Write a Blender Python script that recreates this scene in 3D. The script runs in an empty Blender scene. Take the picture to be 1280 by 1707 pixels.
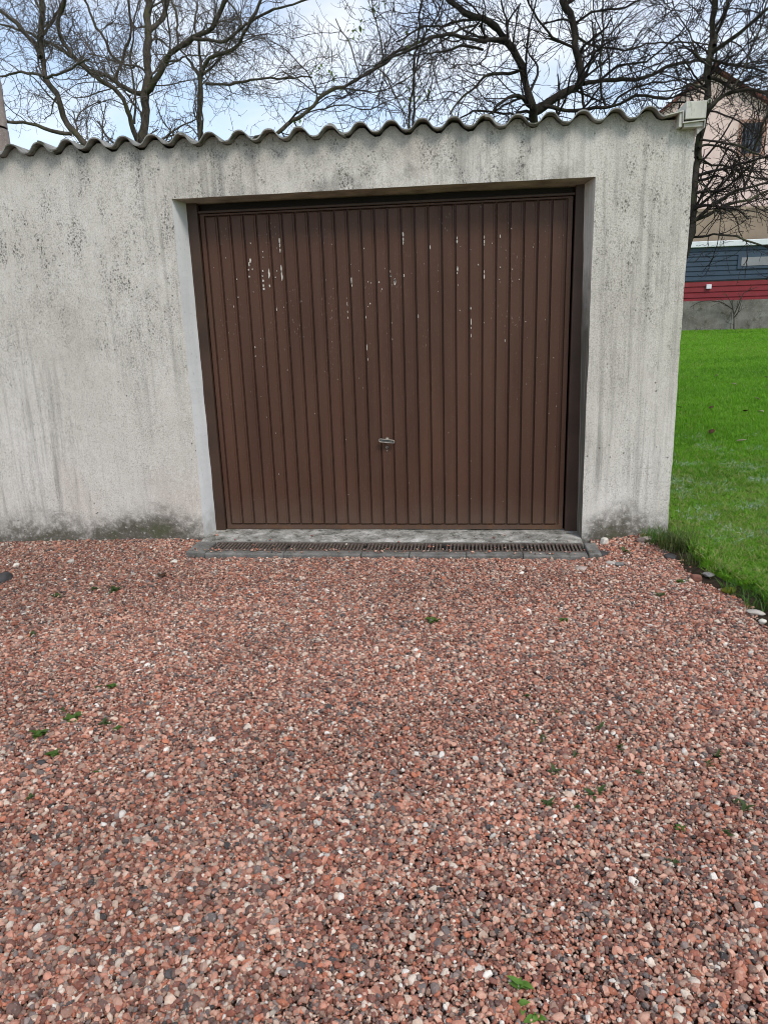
import bpy, bmesh, math, random
import numpy as np
from mathutils import Vector, Matrix, noise as mnoise

random.seed(7)
RNG = np.random.default_rng(11)
scene = bpy.context.scene
COL = scene.collection
D2R = math.radians

# ------------------------------------------------------------------ camera
F = 1233.0                                   # focal length in pixels of a 1280 x 1707 frame
CAM = np.array([0.5465, -4.6446, 1.4322])
YAW, PITCH, ROLL = -0.1207, 0.2618, -0.0324
_cy, _sy, _cp, _sp = math.cos(YAW), math.sin(YAW), math.cos(PITCH), math.sin(PITCH)
FWD = np.array([_sy*_cp, _cy*_cp, -_sp]); _r = np.array([_cy, -_sy, 0.0]); _u = np.cross(_r, FWD)
RGT = math.cos(ROLL)*_r + math.sin(ROLL)*_u
UPV = -math.sin(ROLL)*_r + math.cos(ROLL)*_u
cam_data = bpy.data.cameras.new('camera')
cam_data.sensor_fit = 'HORIZONTAL'; cam_data.sensor_width = 36.0
cam_data.lens = F/1280*36.0
cam_data.clip_start = 0.05; cam_data.clip_end = 1000
cam = bpy.data.objects.new('camera', cam_data); COL.objects.link(cam)
cam.matrix_world = Matrix(((RGT[0], UPV[0], -FWD[0], CAM[0]), (RGT[1], UPV[1], -FWD[1], CAM[1]),
                           (RGT[2], UPV[2], -FWD[2], CAM[2]), (0, 0, 0, 1)))
scene.camera = cam

# ------------------------------------------------------------------ light
SUN_EL, SUN_AZ = 50.0, 145.0                  # azimuth clockwise from +Y (behind the garage)
SUN_STRENGTH, SUN_ANGLE = 1.5, 16.0
SKY_STRENGTH = 0.15
CLOUD = (0.93, 0.96, 1.0); CLOUD_STRENGTH = 0.80
scene.view_settings.view_transform = 'Standard'
scene.view_settings.look = 'None'
scene.view_settings.gamma = 1.0
scene.view_settings.exposure = 0.50
try: scene.cycles.filter_width = 1.05
except Exception: pass

world = bpy.data.worlds.new('World'); scene.world = world; world.use_nodes = True
nt = world.node_tree; nt.nodes.clear()
def wn(t): return nt.nodes.new(t)
out = wn('ShaderNodeOutputWorld')
sky = wn('ShaderNodeTexSky'); sky.sky_type = 'NISHITA'; sky.sun_disc = False
sky.sun_elevation = D2R(SUN_EL); sky.sun_rotation = D2R(SUN_AZ)
sky.air_density = 1.0; sky.dust_density = 0.6; sky.ozone_density = 2.2
bg1 = wn('ShaderNodeBackground'); bg1.inputs['Strength'].default_value = SKY_STRENGTH
nt.links.new(sky.outputs[0], bg1.inputs['Color'])
bg2 = wn('ShaderNodeBackground'); bg2.inputs['Strength'].default_value = CLOUD_STRENGTH
bg2.inputs['Color'].default_value = (*CLOUD, 1)
tc = wn('ShaderNodeTexCoord')
mp = wn('ShaderNodeMapping'); mp.inputs['Scale'].default_value = (3.4, 3.4, 7.0); mp.inputs['Location'].default_value = (0.35, 0.1, 0.2)
nt.links.new(tc.outputs['Generated'], mp.inputs['Vector'])
nz = wn('ShaderNodeTexNoise'); nz.inputs['Scale'].default_value = 1.5; nz.inputs['Detail'].default_value = 5; nz.inputs['Roughness'].default_value = 0.55
nt.links.new(mp.outputs[0], nz.inputs['Vector'])
rp = wn('ShaderNodeValToRGB'); rp.color_ramp.elements[0].position = 0.40; rp.color_ramp.elements[1].position = 0.66
rp.color_ramp.elements[0].color = (0.30, 0.30, 0.30, 1); rp.color_ramp.elements[1].color = (.86, .86, .86, 1)
nt.links.new(nz.outputs['Fac'], rp.inputs[0])
mxs = wn('ShaderNodeMixShader')
nt.links.new(rp.outputs[0], mxs.inputs[0]); nt.links.new(bg1.outputs[0], mxs.inputs[1]); nt.links.new(bg2.outputs[0], mxs.inputs[2])
nt.links.new(mxs.outputs[0], out.inputs['Surface'])

sd = bpy.data.lights.new('sun', 'SUN'); sd.energy = SUN_STRENGTH; sd.angle = D2R(SUN_ANGLE); sd.color = (1.0, 0.94, 0.86)
sun = bpy.data.objects.new('sun', sd); COL.objects.link(sun)
_sv = Vector((math.sin(D2R(SUN_AZ))*math.cos(D2R(SUN_EL)), math.cos(D2R(SUN_AZ))*math.cos(D2R(SUN_EL)), math.sin(D2R(SUN_EL))))
sun.rotation_euler = _sv.to_track_quat('Z', 'Y').to_euler()
sun.location = (6, -6, 9)

# ------------------------------------------------------------------ helpers: pixels of the photograph to places
def ray(px, py): return FWD + RGT*(px-640)/F - UPV*(py-853.5)/F
def at_y(px, py, Y=0.0):
    d = ray(px, py); return CAM + d*(Y-CAM[1])/d[1]
def at_z(px, py, Z=0.0):
    d = ray(px, py); return CAM + d*(Z-CAM[2])/d[2]
def depth(P): return float((np.asarray(P)-CAM) @ FWD)

def sstep(a, b, x):
    t = np.clip((np.asarray(x, float)-a)/(b-a), 0, 1); return t*t*(3-2*t)
def wav(x, y, s=1.0, k=0):
    return (np.sin(x*1.7*s+k)+np.sin(y*2.1*s+1.3+k*2)+np.sin((x+y)*1.1*s+2.1)+np.sin((x*0.7-y*1.3)*2.3*s+.4))/4
def edge_x(y):                                # where the lawn meets the gravel
    y = np.asarray(y, float)
    return 1.70 - 0.165*np.minimum(y, 0) + 0.03*np.sin(y*5.1+1) + 0.02*np.sin(y*11.0)
def gravel_z(x, y):
    x = np.asarray(x, float); y = np.asarray(y, float)
    z = -0.012 - 0.03*sstep(-1.2, -2.8, x)*sstep(-2.0, 0, y) + 0.055*sstep(1.3, 1.8, x)*sstep(-0.5, 0.0, y)
    z = z + 0.010*wav(x*1.3, y*1.3) - 0.012*sstep(-0.7, -0.36, y)*sstep(1.35, 1.1, x)*sstep(-1.4, -1.2, x)
    return z
def lawn_z(x, y):
    x = np.asarray(x, float); y = np.asarray(y, float)
    z = 0.05 + 0.0165*np.clip(y, 0, 26) + 0.012*np.clip(y-26, 0, 200)*0.2 + 0.02*wav(x*.6, y*.6)
    return z
def ground_z(x, y):
    s = np.maximum(sstep(0, 0.10, np.asarray(x, float)-edge_x(y)), sstep(4.6, 5.6, y))
    return lawn_z(x, y)*s + (1-s)*(-0.16)
def on_surface(px, py, fn):
    z = 0.0
    for _ in range(12):
        P = at_z(px, py, z); z = 0.5*z+0.5*float(fn(P[0], P[1]))
    return at_z(px, py, z)

# ------------------------------------------------------------------ helpers: objects
def tag(o, label=None, cat=None, group=None, kind=None):
    if label: o['label'] = label
    if cat: o['category'] = cat
    if group: o['group'] = group
    if kind: o['kind'] = kind
    return o
def link(name, me, mat=None, parent=None, smooth=False):
    o = bpy.data.objects.new(name, me); COL.objects.link(o)
    if mat is not None:
        for m in (mat if isinstance(mat, (list, tuple)) else [mat]): me.materials.append(m)
    if parent is not None: o.parent = parent
    if smooth: me.polygons.foreach_set('use_smooth', [True]*len(me.polygons))
    return o
def empty(name, loc=(0, 0, 0)):
    o = bpy.data.objects.new(name, None); COL.objects.link(o); o.location = loc; o.empty_display_size = 0.2
    return o
class MB:
    """collects vertices and faces, becomes ONE mesh object"""
    def __init__(s): s.v = []; s.f = []; s.m = []
    def add(s, V, Fc, mi=0):
        b = len(s.v); s.v += [tuple(map(float, p)) for p in V]
        for f in Fc: s.f.append(tuple(b+i for i in f)); s.m.append(mi)
    def box(s, x0, x1, y0, y1, z0, z1, mi=0):
        V = [(x0,y0,z0),(x1,y0,z0),(x1,y1,z0),(x0,y1,z0),(x0,y0,z1),(x1,y0,z1),(x1,y1,z1),(x0,y1,z1)]
        s.add(V, [(0,3,2,1),(4,5,6,7),(0,1,5,4),(1,2,6,5),(2,3,7,6),(3,0,4,7)], mi)
    def tube(s, P, R, K=8, cap=True, mi=0):
        P = [np.array(p, float) for p in P]; n = len(P)
        if not hasattr(R, '__len__'): R = [R]*n
        V = []; Fc = []
        t0 = P[1]-P[0]; ref = np.array([0, 0, 1.0]) if abs(t0[2]) < .8*np.linalg.norm(t0) else np.array([1.0, 0, 0])
        for i in range(n):
            t = P[min(i+1, n-1)]-P[max(i-1, 0)]; t = t/(np.linalg.norm(t)+1e-9)
            a = ref-t*(ref@t); a /= np.linalg.norm(a)+1e-9; b = np.cross(t, a)
            for k in range(K):
                an = 2*math.pi*k/K; V.append(P[i]+R[i]*(math.cos(an)*a+math.sin(an)*b))
        for i in range(n-1):
            for k in range(K):
                k2 = (k+1) % K; Fc.append((i*K+k, i*K+k2, (i+1)*K+k2, (i+1)*K+k))
        if cap: Fc.append(tuple(range(K-1, -1, -1))); Fc.append(tuple((n-1)*K+k for k in range(K)))
        s.add(V, Fc, mi)
    def mesh(s, name):
        me = bpy.data.meshes.new(name); me.from_pydata(s.v, [], s.f)
        if any(s.m): me.polygons.foreach_set('material_index', s.m)
        me.update(); return me
    def build(s, name, mat, parent=None, smooth=False): return link(name, s.mesh(name), mat, parent, smooth)
def bevel(o, w=0.004, seg=2):
    md = o.modifiers.new('bevel', 'BEVEL'); md.width = w; md.segments = seg; md.limit_method = 'ANGLE'; md.angle_limit = D2R(40)
    return o

# ------------------------------------------------------------------ helpers: materials
class NT:
    def __init__(s, name):
        s.mat = bpy.data.materials.new(name); s.mat.use_nodes = True
        s.t = s.mat.node_tree; s.b = s.t.nodes['Principled BSDF']; s.out = s.t.nodes['Material Output']
        s.tc = s.t.nodes.new('ShaderNodeTexCoord'); s.obj = s.tc.outputs['Object']
    def n(s, t): return s.t.nodes.new(t)
    def l(s, a, b): s.t.links.new(a, b)
    def mapv(s, scale=(1,1,1), loc=(0,0,0), src=None):
        m = s.n('ShaderNodeMapping'); m.inputs['Scale'].default_value = scale; m.inputs['Location'].default_value = loc
        s.l(src or s.obj, m.inputs['Vector']); return m.outputs[0]
    def noise(s, scale, detail=4, rough=.55, vec=None, dist=0):
        n = s.n('ShaderNodeTexNoise'); n.inputs['Scale'].default_value = scale; n.inputs['Detail'].default_value = detail
        n.inputs['Roughness'].default_value = rough; n.inputs['Distortion'].default_value = dist
        s.l(vec or s.obj, n.inputs['Vector']); return n.outputs['Fac']
    def xz(s, sx=1.0, sz=1.0, o=0.0):
        q = s.xyz(); c = s.n('ShaderNodeCombineXYZ'); s.l(s.math('MULTIPLY', q[0], sx), c.inputs[0]); s.l(s.math('MULTIPLY', q[2], sz), c.inputs[1])
        c.inputs[2].default_value = o; return c.outputs[0]
    def voro(s, scale, vec=None, feat='F1', outp='Distance', dim='3D'):
        n = s.n('ShaderNodeTexVoronoi'); n.voronoi_dimensions = dim; n.feature = feat; n.inputs['Scale'].default_value = scale
        s.l(vec or s.obj, n.inputs['Vector']); return n.outputs[outp]
    def ramp(s, src, stops, interp='LINEAR'):
        r = s.n('ShaderNodeValToRGB'); e = r.color_ramp.elements; r.color_ramp.interpolation = interp
        while len(e) < len(stops): e.new(0.5)
        for k, (p, c) in enumerate(stops):
            e[k].position = p
            e[k].color = (c, c, c, 1) if not hasattr(c, '__len__') else (*c, 1)
        s.l(src, r.inputs[0]); return r.outputs[0]
    def mix(s, fac, a, b, mode='MIX'):
        m = s.n('ShaderNodeMix'); m.data_type = 'RGBA'; m.blend_type = mode
        for sock, v in ((m.inputs[0], fac), (m.inputs[6], a), (m.inputs[7], b)):
            if hasattr(v, 'is_linked'): s.l(v, sock)
            elif hasattr(v, '__len__'): sock.default_value = (*v, 1)
            else: sock.default_value = v
        return m.outputs[2]
    def math(s, op, a, b=0.0, clamp=False):
        m = s.n('ShaderNodeMath'); m.operation = op; m.use_clamp = clamp
        for sock, v in ((m.inputs[0], a), (m.inputs[1], b)):
            if hasattr(v, 'is_linked'): s.l(v, sock)
            else: sock.default_value = v
        return m.outputs[0]
    def xyz(s, src=None):
        x = s.n('ShaderNodeSeparateXYZ'); s.l(src or s.obj, x.inputs[0]); return x.outputs
    def attr(s, name, typ='INSTANCER', o='Fac'):
        a = s.n('ShaderNodeAttribute'); a.attribute_type = typ; a.attribute_name = name; return a.outputs[o]
    def rng(s, v, a, b, c=0., d=1.):
        m = s.n('ShaderNodeMapRange'); m.interpolation_type = 'SMOOTHSTEP'
        s.l(v, m.inputs[0])
        for i, k in enumerate((a, b, c, d)): m.inputs[i+1].default_value = k
        return m.outputs[0]
    def bump(s, h, strength=.3, dist=.01, prev=None):
        b = s.n('ShaderNodeBump'); b.inputs['Strength'].default_value = strength; b.inputs['Distance'].default_value = dist
        s.l(h, b.inputs['Height'])
        if prev is not None: s.l(prev, b.inputs['Normal'])
        s.l(b.outputs[0], s.b.inputs['Normal']); return b.outputs[0]
    def fin(s, col, rough=.8, spec=.3, metal=0.):
        for sock, v in ((s.b.inputs['Base Color'], col), (s.b.inputs['Roughness'], rough), (s.b.inputs['Metallic'], metal)):
            if hasattr(v, 'is_linked'): s.l(v, sock)
            elif hasattr(v, '__len__'): sock.default_value = (*v, 1)
            else: sock.default_value = v
        s.b.inputs['Specular IOR Level'].default_value = spec
        return s.mat

def mat_simple(name, c, var=.25, scale=8, rough=.75, spec=.3, metal=0., bump=.15, bscale=60):
    m = NT(name); n = m.noise(scale, 5)
    col = m.ramp(n, [(.3, tuple(k*(1-var) for k in c)), (.7, tuple(min(1, k*(1+var)) for k in c))])
    if bump: m.bump(m.noise(bscale, 3), bump, .004)
    return m.fin(col, rough, spec, metal)

def mat_render():
    m = NT('weathered_render')
    x, y, z = m.xyz()
    big = m.noise(1.1, 5, .6)
    col = m.ramp(big, [(.3, (.51, .475, .42)), (.5, (.61, .575, .515)), (.72, (.68, .65, .595))])
    # faint warm and greenish cast patches
    col = m.mix(m.rng(m.noise(1.7, 3, .5, m.mapv((1, 1, .7), (7, 0, 3))), .55, .75, 0, .35), col, (.60, .50, .43))
    col = m.mix(m.rng(m.noise(1.9, 3, .5, m.mapv((1, 1, .8), (1, 9, 5))), .58, .75, 0, .3), col, (.50, .50, .40))
    # rain streaks, long and narrow
    st = m.noise(1.0, 6, .65, m.mapv((17, 4, .75)))
    st2 = m.noise(1.0, 5, .6, m.mapv((46, 4, 1.3), (3, 0, 0)))
    area = m.rng(m.noise(1.3, 3, .5, m.mapv((1, 1, .55), (4, 2, 8))), .36, .62)
    stm = m.math('MULTIPLY', m.rng(st, .46, .70), area)
    col = m.mix(m.math('MULTIPLY', stm, .68), col, (.25, .235, .21))
    col = m.mix(m.math('MULTIPLY', m.math('MULTIPLY', m.rng(st2, .48, .70), m.math('MULTIPLY', m.math('ADD', area, .2, True), m.rng(m.noise(3.3, 4, .6, m.mapv((1.3, 1, .9), (8, 3, 1))), .36, .60))), .55), col, (.28, .26, .23))
    # greyer towards the roof line, with ragged lower edge
    ztop = m.math('ADD', z, m.math('MULTIPLY', m.math('SUBTRACT', m.noise(1.0, 5, .65, m.mapv((7, 3, 2.2), (2, 0, 0))), .5), .55))
    col = m.mix(m.math('MULTIPLY', m.rng(ztop, 2.22, 2.50), .55), col, (.26, .25, .225))
    lint = m.math('MULTIPLY', m.rng(m.math('ABSOLUTE', m.math('SUBTRACT', ztop, 2.17)), .10, .02), m.rng(m.math('ABSOLUTE', x), 1.35, 1.15))
    col = m.mix(m.math('MULTIPLY', lint, m.rng(m.noise(3.5, 4), .42, .62, 0, .6)), col, (.24, .225, .20))
    # dark lichen specks in clusters, drawn down a little by the rain
    cl = m.rng(m.noise(2.4, 5, .7, m.mapv((1.2, 1, .8), (5, 5, 5))), .38, .60)
    cl2 = m.rng(m.noise(9, 4, .7, m.mapv((1.5, 1, .55), (2, 5, 5))), .42, .60)
    hi = m.rng(z, .7, 1.9, .22, 1.)
    clus = m.math('MULTIPLY', m.math('MULTIPLY', cl, cl2), hi)
    for sc, lo, hi2, op, sx in ((70, .34, .18, .85, 1.0), (34, .24, .12, .9, 1.0), (120, .42, .24, .6, 1.0)):
        spm = m.math('MULTIPLY', m.rng(m.voro(sc, m.xz(sx, .72), dim='2D'), lo, hi2), clus)
        spm = m.math('MULTIPLY', spm, m.rng(m.noise(sc*.45, 2), .40, .52))
        col = m.mix(m.math('MULTIPLY', spm, op), col, (.085, .08, .07))
    fs = m.noise(130, 3, .6, m.mapv((1, 1, .8)))
    fm = m.math('MULTIPLY', m.rng(fs, .52, .64), m.rng(m.noise(3.1, 4, .6, m.mapv((1, 1, .6), (1, 4, 2))), .34, .60, .32, 1))
    col = m.mix(m.math('MULTIPLY', fm, .46), col, (.17, .155, .13))
    # a few lone spots
    lone = m.math('MULTIPLY', m.rng(m.math('ADD', m.voro(9.5, m.xz(1, .9), dim='2D'), m.math('MULTIPLY', m.noise(60, 2), .05)), .085, .055), m.rng(m.noise(4.1, 3, .6, m.mapv((1, 1, .6), (11, 1, 1))), .53, .60))
    col = m.mix(m.math('MULTIPLY', lone, .85), col, (.09, .085, .075))
    # grain of the render
    col = m.mix(.5, col, m.ramp(m.noise(190, 3, .7, m.mapv((1, 1, .7))), [(.3, .26), (.5, .50), (.72, .78)]), 'OVERLAY')
    col = m.mix(.42, col, m.ramp(m.noise(34, 5, .75, m.mapv((1, 1, .4))), [(.3, .36), (.5, .50), (.7, .62)]), 'OVERLAY')
    # foot of the wall: splashed grime, moss, flaking
    zr = m.math('SUBTRACT', z, m.math('MULTIPLY', m.math('SUBTRACT', m.noise(2.3, 6, .65, m.mapv((1, 1, 1.2), (9, 1, 1))), .5), .62))
    zr = m.math('ADD', zr, m.math('MULTIPLY', m.rng(x, -1.5, -2.4), -.06))
    zr = m.math('ADD', zr, m.math('MULTIPLY', m.math('SUBTRACT', m.noise(1.1, 3, .5, m.mapv((1, 1, .3), (13, 1, 1))), .5), .58))
    gm = m.math('MULTIPLY', m.rng(zr, .22, .0), m.rng(m.noise(26, 5, .7), .30, .58))
    col = m.mix(m.math('MULTIPLY', gm, .85), col, (.135, .125, .105))
    wet = m.math('MULTIPLY', m.rng(zr, .085, -.05), .85)
    col = m.mix(wet, col, (.085, .078, .058))
    fl = m.math('MULTIPLY', m.rng(m.noise(42, 5, .75, m.mapv((1, 1, 1.1), (2, 2, 2))), .56, .66), m.rng(zr, .26, .10))
    col = m.mix(m.math('MULTIPLY', fl, .75), col, (.58, .56, .53))
    gr = m.math('MULTIPLY', m.rng(zr, .03, -.08), m.rng(m.noise(6, 4), .5, .65))
    col = m.mix(m.math('MULTIPLY', gr, .5), col, (.07, .085, .03))
    h = m.math('ADD', m.math('MULTIPLY', m.noise(95, 4, .7), .6), m.noise(9, 4, .6))
    b = m.bump(m.noise(14, 5, .65), .22, .012)
    m.bump(m.noise(170, 3, .7), .30, .0035, b)
    return m.fin(col, .93, .12)

def mat_reveal_dirty():
    m = NT('grimy_reveal'); x, y, z = m.xyz()
    st = m.noise(1, 5, .6, m.mapv((8, 34, 1.6)))
    col = m.ramp(st, [(.30, (.50, .455, .40)), (.55, (.62, .575, .515)), (.75, (.68, .64, .59))])
    zz = m.math('ADD', z, m.math('MULTIPLY', m.math('SUBTRACT', m.noise(4, 4, .6), .5), .9))
    col = m.mix(m.math('MULTIPLY', m.rng(zz, 1.75, 1.2), m.rng(st, .30, .52, .55, 1)), col, (.15, .14, .115))
    col = m.mix(m.rng(m.noise(9, 4), .55, .7, 0, .4), col, (.16, .16, .10))
    m.bump(m.noise(60, 4), .3, .006)
    return m.fin(col, .9, .12)
def mat_reveal_pale():
    m = NT('pale_reveal'); x, y, z = m.xyz()
    col = m.ramp(m.noise(2.2, 5, .6, m.mapv((1, 3, .6))), [(.3, (.64, .645, .64)), (.7, (.78, .785, .78))])  # left reveal, paler and cooler than the wall render
    col = m.mix(m.math('MULTIPLY', m.rng(m.math('ADD', z, m.math('MULTIPLY', m.noise(12, 4), .3)), .38, .12), .7), col, (.30, .30, .27))
    col = m.mix(m.rng(m.noise(60, 3), .62, .7, 0, .35), col, (.35, .34, .31))
    m.bump(m.noise(50, 4), .25, .006)
    return m.fin(col, .85, .15)

def mat_door():
    m = NT('brown_door_paint'); x, y, z = m.xyz()
    col = m.ramp(m.noise(2.4, 4, .5, m.mapv((3, 1, .5))), [(.3, (.068, .0315, .019)), (.7, (.092, .044, .027))])
    col = m.mix(m.rng(m.noise(1, 4, .6, m.mapv((14, 1, .35), (2, 0, 0))), .52, .74, 0, .55), col, (.098, .045, .029))
    col = m.mix(m.rng(m.noise(3, 4, .6, m.mapv((10, 1, .8), (5, 3, 0))), .55, .75, 0, .35), col, (.07, .05, .03))
    dust = m.math('MULTIPLY', m.rng(m.noise(140, 3, .6, m.mapv((1, 1, .5))), .60, .70), .25)
    col = m.mix(dust, col, (.18, .13, .10))
    low = m.math('MULTIPLY', m.rng(m.math('ADD', z, m.math('MULTIPLY', m.noise(7, 4), .3)), .45, .12), .35)
    col = m.mix(low, col, (.13, .10, .075))
    # worn flecks of primer, drawn out along the ribs
    fk = m.voro(34, m.mapv((2.2, 1, .75)), 'F1')
    zone = m.math('MULTIPLY', m.rng(m.noise(4.2, 4, .6, m.mapv((1, 1, .7), (6, 2, 1))), .52, .66), m.rng(z, .7, 1.3, .15, 1))
    fl = m.math('MULTIPLY', m.rng(fk, .17, .11), zone)
    col = m.mix(m.math('MULTIPLY', fl, .55), col, (.40, .34, .30))
    rust = m.math('MULTIPLY', m.rng(m.math('ADD', z, m.math('MULTIPLY', m.noise(11, 5, .7), .22)), .20, .10), m.rng(m.noise(9, 5, .7), .45, .62, 0, .6))
    col = m.mix(rust, col, (.16, .075, .035))
    b = m.bump(m.noise(3.1, 3, .5, m.mapv((1.5, 1, .8))), .35, .012)
    m.bump(m.noise(80, 4, .6, m.mapv((1, 1, .25))), .10, .002, b)
    r = m.ramp(m.noise(5, 4), [(.3, .42), (.7, .58)])
    return m.fin(col, r, .27)

def mat_bark(name, dark, light, green, gf=.5):
    m = NT(name)
    v = m.noise(16, 6, .7, m.mapv((1, 1, .45)))
    col = m.ramp(v, [(.34, dark), (.66, light)])
    col = m.mix(m.rng(m.noise(3.2, 5, .65), .50, .66, 0, gf), col, green)
    m.bump(m.noise(38, 5, .7, m.mapv((1, 1, .4))), .8, .02)
    return m.fin(col, .92, .1)

M = {}
M['render'] = mat_render(); M['reveal_dirty'] = mat_reveal_dirty(); M['reveal_pale'] = mat_reveal_pale()
M['door'] = mat_door(); M['soffit'] = mat_simple('tan_soffit', (.40, .355, .28), .35, 7, .9, .1, 0, .3)  # soffit tan, browner and darker than the wall render
M['frame'] = mat_simple('brown_frame_paint', (.058, .032, .021), .25, 5, .5, .35, 0, .08)
M['head'] = mat_simple('shaded_head_brown', (.018, .012, .010), .25, 5, .6, .2, 0, .05)  # frame brown taken near black, lintel shade put into the colour
M['dark'] = mat_simple('dark_gap', (.008, .006, .006), .2, 5, .9, .1, 0, 0)
M['chip'] = mat_simple('bare_primer', (.60, .56, .50), .25, 90, .7, .2, 0, 0)
M['metal'] = mat_simple('worn_chrome', (.30, .27, .23), .3, 40, .5, .4, .5, .1)
M['metal_dark'] = mat_simple('dark_metal', (.11, .115, .105), .3, 40, .55, .4, .4, .1)  # darker metal for the recessed plate of the grip

def mat_fibre():
    m = NT('fibre_cement'); x, y, z = m.xyz()
    col = m.ramp(m.noise(6, 6, .65), [(.3, (.16, .157, .143)), (.52, (.28, .275, .255)), (.74, (.42, .41, .38))])
    col = m.mix(m.rng(m.noise(11, 5, .7), .50, .64, 0, .75), col, (.055, .06, .032))
    col = m.mix(m.rng(m.noise(55, 3, .7), .60, .68, 0, .6), col, (.45, .43, .38))
    m.bump(m.noise(70, 5, .7), .5, .008); return m.fin(col, .95, .1)
M['fibre'] = mat_fibre()
def mat_gutter():
    m = NT('weathered_white_zinc')
    col = m.ramp(m.noise(14, 6, .65, m.mapv((1, 1, .5))), [(.3, (.42, .41, .35)), (.55, (.57, .56, .49)), (.75, (.66, .66, .62))])
    col = m.mix(m.rng(m.noise(28, 5, .7, m.mapv((1, 1, .5))), .55, .68, 0, .55), col, (.22, .23, .15))
    m.bump(m.noise(40, 4), .2, .004); return m.fin(col, .6, .3)
M['gutter'] = mat_gutter()
def mat_concrete(name, a, b, c, moss=.4, sc=5):
    m = NT(name)
    col = m.ramp(m.noise(sc, 7, .68), [(.3, a), (.5, b), (.72, c)])
    col = m.mix(m.rng(m.noise(sc*2.2, 5, .7, m.mapv((1, 1, 1), (3, 3, 3))), .52, .66, 0, moss), col, (.055, .055, .035))
    col = m.mix(m.rng(m.noise(sc*14, 3, .6), .60, .68, 0, .5), col, tuple(min(1, k*1.4) for k in c))
    m.bump(m.noise(sc*16, 5, .7), .5, .008); return m.fin(col, .93, .15)
M['sill'] = mat_concrete('threshold_concrete', (.07, .066, .055), (.28, .27, .24), (.66, .64, .60), .85, 7)
M['drain'] = mat_concrete('drain_concrete', (.10, .095, .085), (.17, .165, .15), (.27, .26, .24), .5, 9)
M['iron'] = mat_simple('rusty_grate_iron', (.15, .12, .10), .5, 30, .7, .3, .3, .3)
M['yard_wall'] = mat_concrete('stained_yard_concrete', (.09, .085, .07), (.17, .16, .14), (.27, .26, .235), .7, 1.6)

def mat_gravel_bed():
    m = NT('gravel_bed')
    cv = m.voro(75, None, 'F1', 'Color')
    sx = m.n('ShaderNodeSeparateColor'); m.l(cv, sx.inputs[0])
    col = m.ramp(sx.outputs[0], [(0, (.03, .02, .016)), (.3, (.07, .038, .03)), (.6, (.12, .06, .048)), (.9, (.18, .11, .09))])  # bed colours darkened to paint crevice shade between the stones
    d = m.voro(75, None, 'F1')
    m.bump(m.math('SUBTRACT', 1.0, d), .9, .012); return m.fin(col, .9, .15)
M['gravel_bed'] = mat_gravel_bed()
def mat_stone():
    m = NT('gravel_stone')
    t = m.attr('tint')
    col = m.ramp(t, GRAVEL_RAMP, 'CONSTANT')
    tone = m.attr('tone')
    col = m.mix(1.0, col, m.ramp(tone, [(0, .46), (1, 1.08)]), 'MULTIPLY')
    col = m.mix(.5, col, m.ramp(m.noise(1.3, 4, .7), [(.3, .3), (.7, .72)]), 'OVERLAY')
    col = m.mix(m.rng(m.noise(2.2, 4, .6, m.mapv((1, 1, 1), (4, 4, 4))), .58, .72, 0, .5), col, (.50, .43, .38))
    m.bump(m.noise(4, 4, .7), .35, .15)
    return m.fin(col, .72, .28)
GRAVEL_RAMP = [(0, (.55, .255, .175)), (.14, (.36, .135, .09)), (.25, (.64, .36, .26)), (.38, (.25, .110, .082)), (.49, (.42, .265, .20)),
               (.60, (.19, .112, .092)), (.69, (.52, .19, .11)), (.745, (.64, .47, .36)), (.82, (.27, .205, .18)), (.885, (.085, .074, .072)),
               (.91, (.72, .60, .49)), (.955, (.17, .14, .13)), (.98, (.80, .74, .66))]
M['stone'] = mat_stone()

def mat_grass():
    m = NT('grass_blade')
    t = m.attr('tint'); x, y, z = m.xyz()
    col = m.ramp(t, [(0, (.065, .17, .010)), (.35, (.125, .31, .013)), (.62, (.18, .42, .017)), (.80, (.21, .34, .045)), (.90, (.34, .34, .13)), (.93, (.36, .46, .36)), (1, (.56, .64, .56))])
    m.b.inputs['Subsurface Weight'].default_value = 0
    tr = m.n('ShaderNodeBsdfTranslucent'); m.l(col, tr.inputs['Color'])
    mx = m.n('ShaderNodeMixShader'); mx.inputs[0].default_value = .35
    mat = m.fin(col, .55, .3)
    m.l(m.b.outputs[0], mx.inputs[1]); m.l(tr.outputs[0], mx.inputs[2]); m.l(mx.outputs[0], m.out.inputs['Surface'])
    return mat
M['grass'] = mat_grass()
def mat_lawn():
    m = NT('lawn_ground')
    col = m.ramp(m.noise(7, 6, .65), [(.3, (.055, .12, .012)), (.55, (.10, .23, .012)), (.75, (.14, .29, .018))])
    col = m.mix(m.rng(m.noise(60, 3), .55, .68, 0, .5), col, (.035, .03, .014))
    m.bump(m.noise(90, 4), .8, .03); return m.fin(col, .95, .1)
M['lawn'] = mat_lawn()
def mat_leafy(name, a, b, rough=.5):
    m = NT(name); col = m.ramp(m.noise(25, 4), [(.3, a), (.7, b)])
    tr = m.n('ShaderNodeBsdfTranslucent'); m.l(col, tr.inputs['Color'])
    mx = m.n('ShaderNodeMixShader'); mx.inputs[0].default_value = .35
    mat = m.fin(col, rough, .3); m.l(m.b.outputs[0], mx.inputs[1]); m.l(tr.outputs[0], mx.inputs[2]); m.l(mx.outputs[0], m.out.inputs['Surface'])
    return mat
M['weed'] = mat_leafy('weed_leaf', (.05, .11, .015), (.12, .20, .035))
M['weed_fresh'] = mat_leafy('fresh_weed_leaf', (.10, .22, .03), (.20, .36, .07))
M['weed_dull'] = mat_leafy('dull_weed_leaf', (.04, .075, .02), (.09, .13, .04))
M['tree_leaf'] = mat_leafy('tree_leaf', (.07, .12, .02), (.16, .22, .05))
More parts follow.
